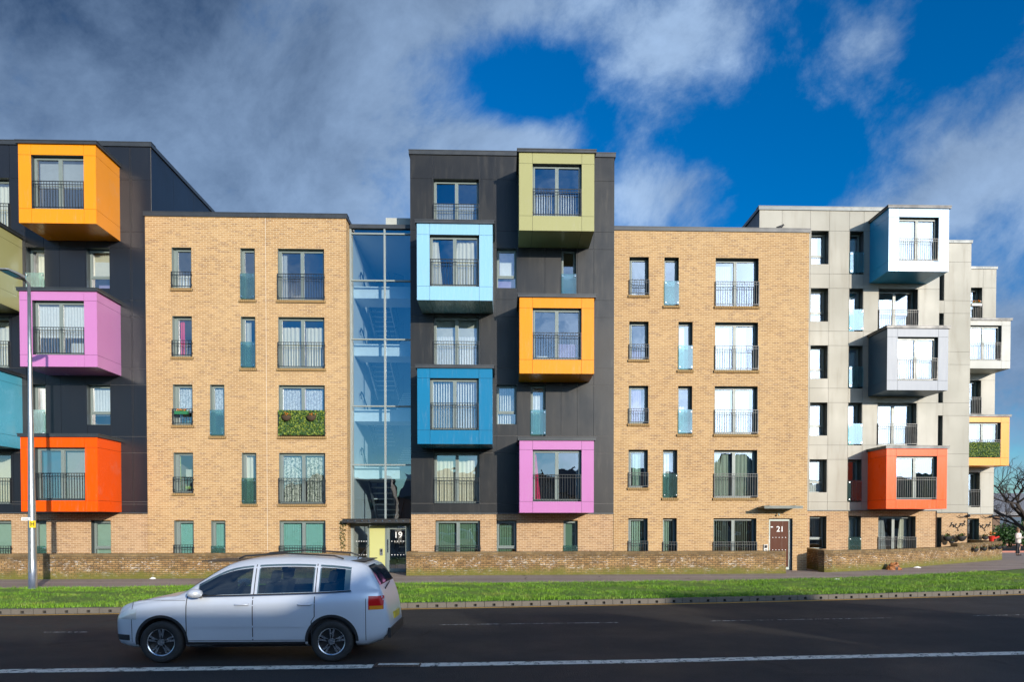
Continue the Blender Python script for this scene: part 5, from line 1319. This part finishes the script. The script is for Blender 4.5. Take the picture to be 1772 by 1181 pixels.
# hanging baskets on the end wall and along the curved garden wall
desc = ['hanging basket on the end wing wall, left of the pair', 'hanging basket on the end wing wall, right of the pair', 'small low basket on the end wing wall under the left hanging basket', 'hanging basket right of the end wing door']
for (q, y, s, d) in zip((1640, 1664, 1646.5, 1705), (929, 928.5, 937, 929), (.52, .55, .30, .42), desc):
    Y_ = YP2 if q < 1675 else YP3; Y_ -= .25; basket((P(q, y, Y_).x, Y_, PZ(q, y, Y_)), s, 'black wire '+d, 'hanging baskets on the end wall', 3)
base_l = bq
for i, (q, y) in enumerate(((1682, 950), (1697.5, 948.5), (1711.5, 947), (1723, 946), (1731, 945.5))):
    a, b = bq[1], bq[2]
    if q < 1700: a, b = bq[0], bq[1]
    # point on the wall face along the pixel ray
    d = ray(q, y); den = d.x*(b.y-a.y)-d.y*(b.x-a.x); tt = (a.x*(b.y-a.y)-a.y*(b.x-a.x))/den
    n_ = Vector((b.y-a.y, -(b.x-a.x), 0)).normalized(); pt = EYEP+d*tt+n_*.16
    lab = ['leftmost', 'second from the left', 'middle', 'fourth from the left', 'rightmost'][i]
    basket(tuple(pt), .34, lab+' of the five dark baskets hung on the curved garden wall', 'baskets along the curved garden wall', 3)
# wrought wall ornaments
for q, y, s, lab in ((1657, 911, .85, 'curly black metal wall ornament above the hanging baskets'), (1703, 912, .8, 'curly black metal wall ornament right of the end wing door')):
    Y_ = (YP2+.06 if q < 1675 else YP3+.06)-.03; c = P(q, y, Y_); mb = MB(); pts = []
    for k in range(22): a = k/21; pts.append((c.x+(a-.5)*s, Y_, c.z+.12*sin(a*2*pi*1.5)*(1-.2*a)-.05+.1*a))
    mb.tube(pts, .018, 5)
    for k in range(7):
        a = (k+.5)/7; px0 = c.x+(a-.5)*s; z0_ = c.z+.12*sin(a*2*pi*1.5)-.04+.1*a; mb.tube([(px0, Y_, z0_), (px0+.05, Y_-.01, z0_+.13*(-1)**k)], .014, 5); mb.ball((px0+.05, Y_-.01, z0_+.13*(-1)**k), .04, 6)
    tag(mb.build('wall_ornament', RLG), lab, 'wall ornament')
for q, y, x1_, lab in ((1668, 893, 1676, 'loose black cable looping from the flashing left of the end wing door'), (1710, 894, 1717, 'loose black cable and lamp at the right end of the far wing')):
    Y_ = (YP2 if q < 1675 else YP3)-.05; pts = [tuple(P(q-9+18*k/14, y+3.2*sin(k/14*pi*1.3)*(1 if k < 9 else .4), Y_)) for k in range(15)]; mb = MB(); mb.tube(pts, .02, 5); c = P(x1_, y+.6, Y_); mb.ball(tuple(c), .10, 8, .8)
    tag(mb.build('cable', RLG), lab, 'cable')
# little red planter ornament standing on the curved wall
c = bq[1].lerp(bq[2], .55); o = thing('planter', 'small bright red planter with orange flowers standing on the curved garden wall', 'planter', (c.x+.0, c.y+.17, 1.2))
mb = MB(); mb.tube([(0, 0, 0), (0, 0, .22), (0, 0, .30)], [.10, .15, .17], 12); mb.tube([(.15, 0, .16), (.42, 0, .26)], .05, 8); mb.build('pot', pm('red_glaze', (.6, .035, .02), .3), o, False)
mb = MB(); leaves(mb, (0, 0, .42), (.18, .18, .16), 60, .09, 0); leaves(mb, (0, 0, .45), (.17, .17, .14), 40, .08, 1); mb.build('flowers', [LEAF, FLR[0]], o)
# crumpled bag, litter, bird
c = G(1547, 987, .145)
def crumple(name, loc, r, sz, m, label, cat, seed):
    rs = random.Random(seed); mb = MB(); n = 18; rows = 10
    for a in range(rows):
        th = pi*.52*a/(rows-1)
        for q in range(n):
            ph = 2*pi*q/n; k = 1+.28*mn.noise(Vector((cos(ph)*1.5+seed, sin(ph)*1.5, a*.45)))+.10*mn.noise(Vector((cos(ph)*5, sin(ph)*5+seed, a*1.2)))
            mb.v.append((r[0]*k*sin(th)*cos(ph), r[1]*k*sin(th)*sin(ph), r[2]*k*cos(th)*(1+.3*sin(ph*2+a))))
    for a in range(rows-1):
        for q in range(n): mb.f.append((a*n+q, (a+1)*n+q, (a+1)*n+(q+1) % n, a*n+(q+1) % n)); mb.mi.append(0 if mn.noise(Vector((q*.5, a*.5, seed))) > -.12 or len(m) == 1 else 1)
    o = mb.build(name, m, None, False, loc); return tag(o, label, cat)
crumple('rubbish_bag', (c.x, c.y-.02, .15), (.34, .20, .27), 1, [pm('brown_bag', (.34, .12, .025), .6), pm('dark_bag', (.05, .025, .015), .6)], 'crumpled orange brown bag dumped against the curved garden wall', 'bag', 3)
c = G(1586, 983.5, .145); crumple('litter', (c.x, c.y-.05, .15), (.17, .10, .05), 1, [WHITE], 'white scrap of litter by the wall, right of the brown bag', 'litter', 8)
c = G(1448, 1005.2, .14); crumple('litter', (c.x, c.y, .16), (.16, .09, .03), 1, [WHITE], 'flat white scrap of litter on the grass below the curved wall', 'litter', 11)
c = G(267, 1002.5, .145); crumple('litter', (c.x, c.y-.1, .15), (.11, .08, .05), 1, [WHITE], 'pale scrap of litter at the foot of the left garden wall', 'litter', 14)
c = P(1350, 397, YR+.1); mb = MB(); mb.tube([(-.17, 0, .10), (-.10, 0, .10), (.02, 0, .11), (.10, 0, .16), (.14, 0, .21), (.19, 0, .20)], [.015, .035, .07, .05, .035, .006], 10); mb.tube([(0, -.02, .0), (0, -.02, .08)], .006, 4); mb.tube([(0, .02, .0), (0, .02, .08)], .006, 4)
tag(mb.build('pigeon', pm('bird_black', (.02, .02, .022), .6), None, True, (c.x, YR+.1, ztr+.172)), 'dark pigeon sitting on the roof edge of the right brick block', 'bird')

# ------------------------------------------------------------------ far right background
XH = P(1712, 900, 62).x
B9 = thing('low_building', 'low brown brick building with pale sheet roof beyond the bare trees', 'building')
zt_ = PZ(1740, 886, 62); zr_ = PZ(1740, 864, 66)
wl = MB(); x1_ = XH+34
wall_mesh(XH-14, x1_, .1, zt_, 62, [(XH+k*4.6+1, XH+k*4.6+3.2, 1.3, zt_-.5, .15) for k in range(0, 7)], .15, mb=wl); wl.build('wall', [pm('dark_brick', (.16, .10, .065), .9, 0, .2, 3), FRMD, RAIL_D], B9)
mb = MB(); mb.quad((XH-14.5, 61.5, zt_-.05), (x1_, 61.5, zt_-.05), (x1_, 67, zr_+.6), (XH-14.5, 67, zr_+.6)); mb.quad((XH-14.5, 61.5, zt_-.35), (x1_, 61.5, zt_-.35), (x1_, 61.5, zt_-.05), (XH-14.5, 61.5, zt_-.05)); mb.quad((XH-14.5, 67, zr_+.6), (x1_, 67, zr_+.6), (x1_, 75, zt_), (XH-14.5, 75, zt_)); mb.build('roof', pm('sheet_roof', (.20, .20, .21), .7), B9)
for k in range(0, 7):
    mb = MB(); mb.quad((XH+k*4.6+1, 62.12, 1.3), (XH+k*4.6+3.2, 62.12, 1.3), (XH+k*4.6+3.2, 62.12, zt_-.5), (XH+k*4.6+1, 62.12, zt_-.5)); mb.build('window', CGL, B9)
def bush(c, r, n, s, label):
    mb = MB(); rs = random.Random(int(c[0]*10)); 
    for k in range(9):
        cc = (c[0]+rs.uniform(-.7, .7)*r[0], c[1]+rs.uniform(-.6, .6)*r[1], c[2]+rs.uniform(-.4, .5)*r[2]); leaves(mb, cc, (r[0]*.45, r[1]*.5, r[2]*.5), n//9, s, 0, rs=rs)
    t = thing('bush', label, 'bush'); mb.build('foliage', LEAFD, t); tr = MB()
    for k in range(5): tr.tube([(c[0]+rs.uniform(-.2, .2), c[1], .1), (c[0]+rs.uniform(-.7, .7)*r[0], c[1]+rs.uniform(-.4, .4), c[2])], [.05, .02], 5)
    tr.build('stem', pm('bark_brown', (.06, .045, .03), .9), t)
for q, l in ((1722, 'dark bush by the end wing corner, leftmost in the hedge row'), (1745, 'dark bush behind the person, in the middle of the hedge row'), (1775, 'dark bush cut by the right edge of the picture')):
    c = P(q, 925, 55); bush((c.x, 55, 1.3), (1.5, 1.2, 1.25), 1600, .16, l)
def tree(base, h, r, label, seed, lean=(0, 0), depth=6, spread=.5):
    rs = random.Random(seed); trunk = MB(); br = MB()
    def grow(p, d, L, r, k, mb):
        n = 4; pts = [p]; q = p
        for i in range(n):
            d = (d+Vector((rs.gauss(0, .10), rs.gauss(0, .10), rs.gauss(0, .06)+.03))).normalized(); q = q+d*L/n; pts.append(q)
        mb.tube(pts, [r*(1-.4*i/n) for i in range(n+1)], 7 if k > 3 else 4, cap=False)
        if k == 0: return
        m = 3 if k > 2 else 3
        for i in range(m):
            ax = Vector((rs.gauss(0, 1), rs.gauss(0, 1), rs.gauss(0, .35))).normalized(); nd = (d*.75+ax*rs.uniform(.5, .95)*spread*1.4).normalized(); nd.z = nd.z*.8+.10
            grow(pts[-1] if i < 2 else pts[2], nd, L*rs.uniform(.62, .82), r*.58, k-1, br)
    grow(Vector((0, 0, 0)), Vector((lean[0], lean[1], 1)).normalized(), h, r, depth, trunk)
    t = thing('bare_tree', label, 'tree', base); BK = pm('tree_bark', (.04, .03, .024), .9, 0, .3, 8)
    trunk.build('trunk', BK, t, True); br.build('branches', BK, t); return t
c = G(1792, 955, .14); tree((P(1790, 900, 50).x, 50, .1), 2.6, .24, 'bare spreading winter tree at the right edge beyond the far wing', 5, (-.12, 0), 6, .62)
tree((P(1741, 900, 57).x, 57, .1), 1.5, .10, 'slim bare tree with a dark trunk behind the person', 9, (-.15, 0), 5, .5)
mb = MB(); mb.box(P(1700, 950, 47).x, P(1700, 950, 47).x+30, 47, 60.5, .148, .152); tag(mb.build('side_road', ASPH), kind='structure')
mb = MB(); mb.box(P(1715, 950, 46.6).x, P(1715, 950, 46.6).x+28, 46.7, 46.99, .146, .26); mb.box(P(1715, 950, 60).x, P(1715, 950, 60).x+28, 60.5, 61.0, .146, .27); tag(mb.build('side_kerb', pm('red_kerb', (.42, .17, .12), .8)), kind='structure')

# ------------------------------------------------------------------ the houses across the street, behind the photographer
ROUGH = pm('grey_render', (.36, .34, .30), .9, 0, .15, .6); SLATE = pm('slate_roof', (.07, .072, .08), .6, 0, .25, 3); STOCK = pm('red_house_brick', (.26, .13, .08), .9, 0, .25, 4)
def house(x0, x1, y0, y1, eave, ridge, wallm, label, gable=True, chim=True, hip=False):
    """y1 is the street front (towards the flats)"""
    t = thing('terraced_house', label, 'house'); ym = (y0+y1)/2
    mb = MB(); holes = []
    n = max(2, int((x1-x0)/3.0))
    for i in range(n):
        cx_ = x0+(x1-x0)*(i+.5)/n
        for z in (.9, 3.6): holes.append((cx_-.6, cx_+.6, z, z+1.3, 0))
    # front wall mirrored: build facing +Y
    xs = sorted({x0, x1, *[h[0] for h in holes], *[h[1] for h in holes]}); zs = sorted({0, eave, *[h[2] for h in holes], *[h[3] for h in holes]})
    for a, b in zip(xs[:-1], xs[1:]):
        for c, d in zip(zs[:-1], zs[1:]):
            if not any(h[0] < (a+b)/2 < h[1] and h[2] < (c+d)/2 < h[3] for h in holes): mb.quad((b, y1, c), (a, y1, c), (a, y1, d), (b, y1, d))
    mb.quad((x0, y0, 0), (x1, y0, 0), (x1, y0, eave), (x0, y0, eave))
    for x in (x0, x1):
        mb.quad((x, y0, 0), (x, y1, 0), (x, y1, eave), (x, y0, eave)); mb.tri((x, y0, eave), (x, y1, eave), (x, ym, ridge-.05))
    mb.build('wall', wallm, t)
    for h in holes:
        w_ = MB(); rframe(w_, h[0], h[1], h[2], h[3], .08, y1-.12, y1-.04); o = w_.build('window', WHITE, t)
        g = MB(); g.quad((h[1], y1-.09, h[2]), (h[0], y1-.09, h[2]), (h[0], y1-.09, h[3]), (h[1], y1-.09, h[3])); g.build('pane', CGL, o)
    r = MB(); ov = .3
    for (ya_, yb2) in ((y0-ov, ym), (y1+ov, ym)):
        ze_ = eave-.12; r.quad((x0-.05, ya_, ze_), (x1+.05, ya_, ze_), (x1+.05, yb2, ridge), (x0-.05, yb2, ridge)); r.quad((x0-.05, ya_, ze_-.12), (x1+.05, ya_, ze_-.12), (x1+.05, yb2, ridge-.12), (x0-.05, yb2, ridge-.12))
    if gable:
        g0 = x0+(x1-x0)*.08; g1 = x0+(x1-x0)*.62; gm = (g0+g1)/2; gz = eave+(ridge-eave)*.92
        mm = MB(); mm.tri((g1, y1+.02, eave-.1), (g0, y1+.02, eave-.1), (gm, y1+.02, gz)); mm.build('gable', wallm, t)
        for s, gx in ((-1, g0-.25), (1, g1+.25)): r.quad((gx, y1+.35, eave-.25), (gm, y1+.35, gz+.05), (gm, ym, gz+.05), (gx, y1-.3, eave-.2))
    rf = r.build('roof', SLATE, t)
    if chim:
        c = MB(); cx_ = x1-.9; c.box(cx_-.45, cx_+.45, ym-.3, ym+.3, ridge-.6, ridge+.75); c.box(cx_-.5, cx_+.5, ym-.35, ym+.35, ridge+.75, ridge+.9)
        for q in (-.25, .25): c.tube([(cx_+q, ym, ridge+.9), (cx_+q, ym, ridge+1.25)], .11, 8)
        c.build('chimney', STOCK, rf)
HS = [(-34, -24, 5.0, 7.6, STOCK, 'red brick'), (-22.5, -12.5, 4.8, 7.3, ROUGH, 'grey rendered'), (-11, -1, 5.0, 7.6, STOCK, 'red brick'), (-.5, 9, 5.2, 8.1, ROUGH, 'grey rendered'),
      (9.6, 18.6, 5.4, 8.4, STOCK, 'red brick'), (18.9, 22.4, 5.8, 9.0, ROUGH, 'grey rendered'), (22.43, 25.7, 4.8, 7.8, ROUGH, 'added shade-casting low grey rendered'), (25.75, 30.2, 5.8, 9.9, STOCK, 'red brick'), (30.5, 46, 5.2, 8.0, ROUGH, 'long grey rendered'), (47, 56, 5.4, 8.6, ROUGH, 'grey rendered')]  # low seventh house is added to shape the sun patch on the road
for i, (a, b, e, r, m, nm_) in enumerate(HS):
    house(a, b, -25, -15, e, r, m, nm_+' gabled house across the road behind the photographer, '+['first', 'second', 'third', 'fourth', 'fifth', 'sixth', 'seventh', 'eighth', 'ninth', 'last'][i]+' in its row', 5 < b-a < 12, i in (0, 2, 6))
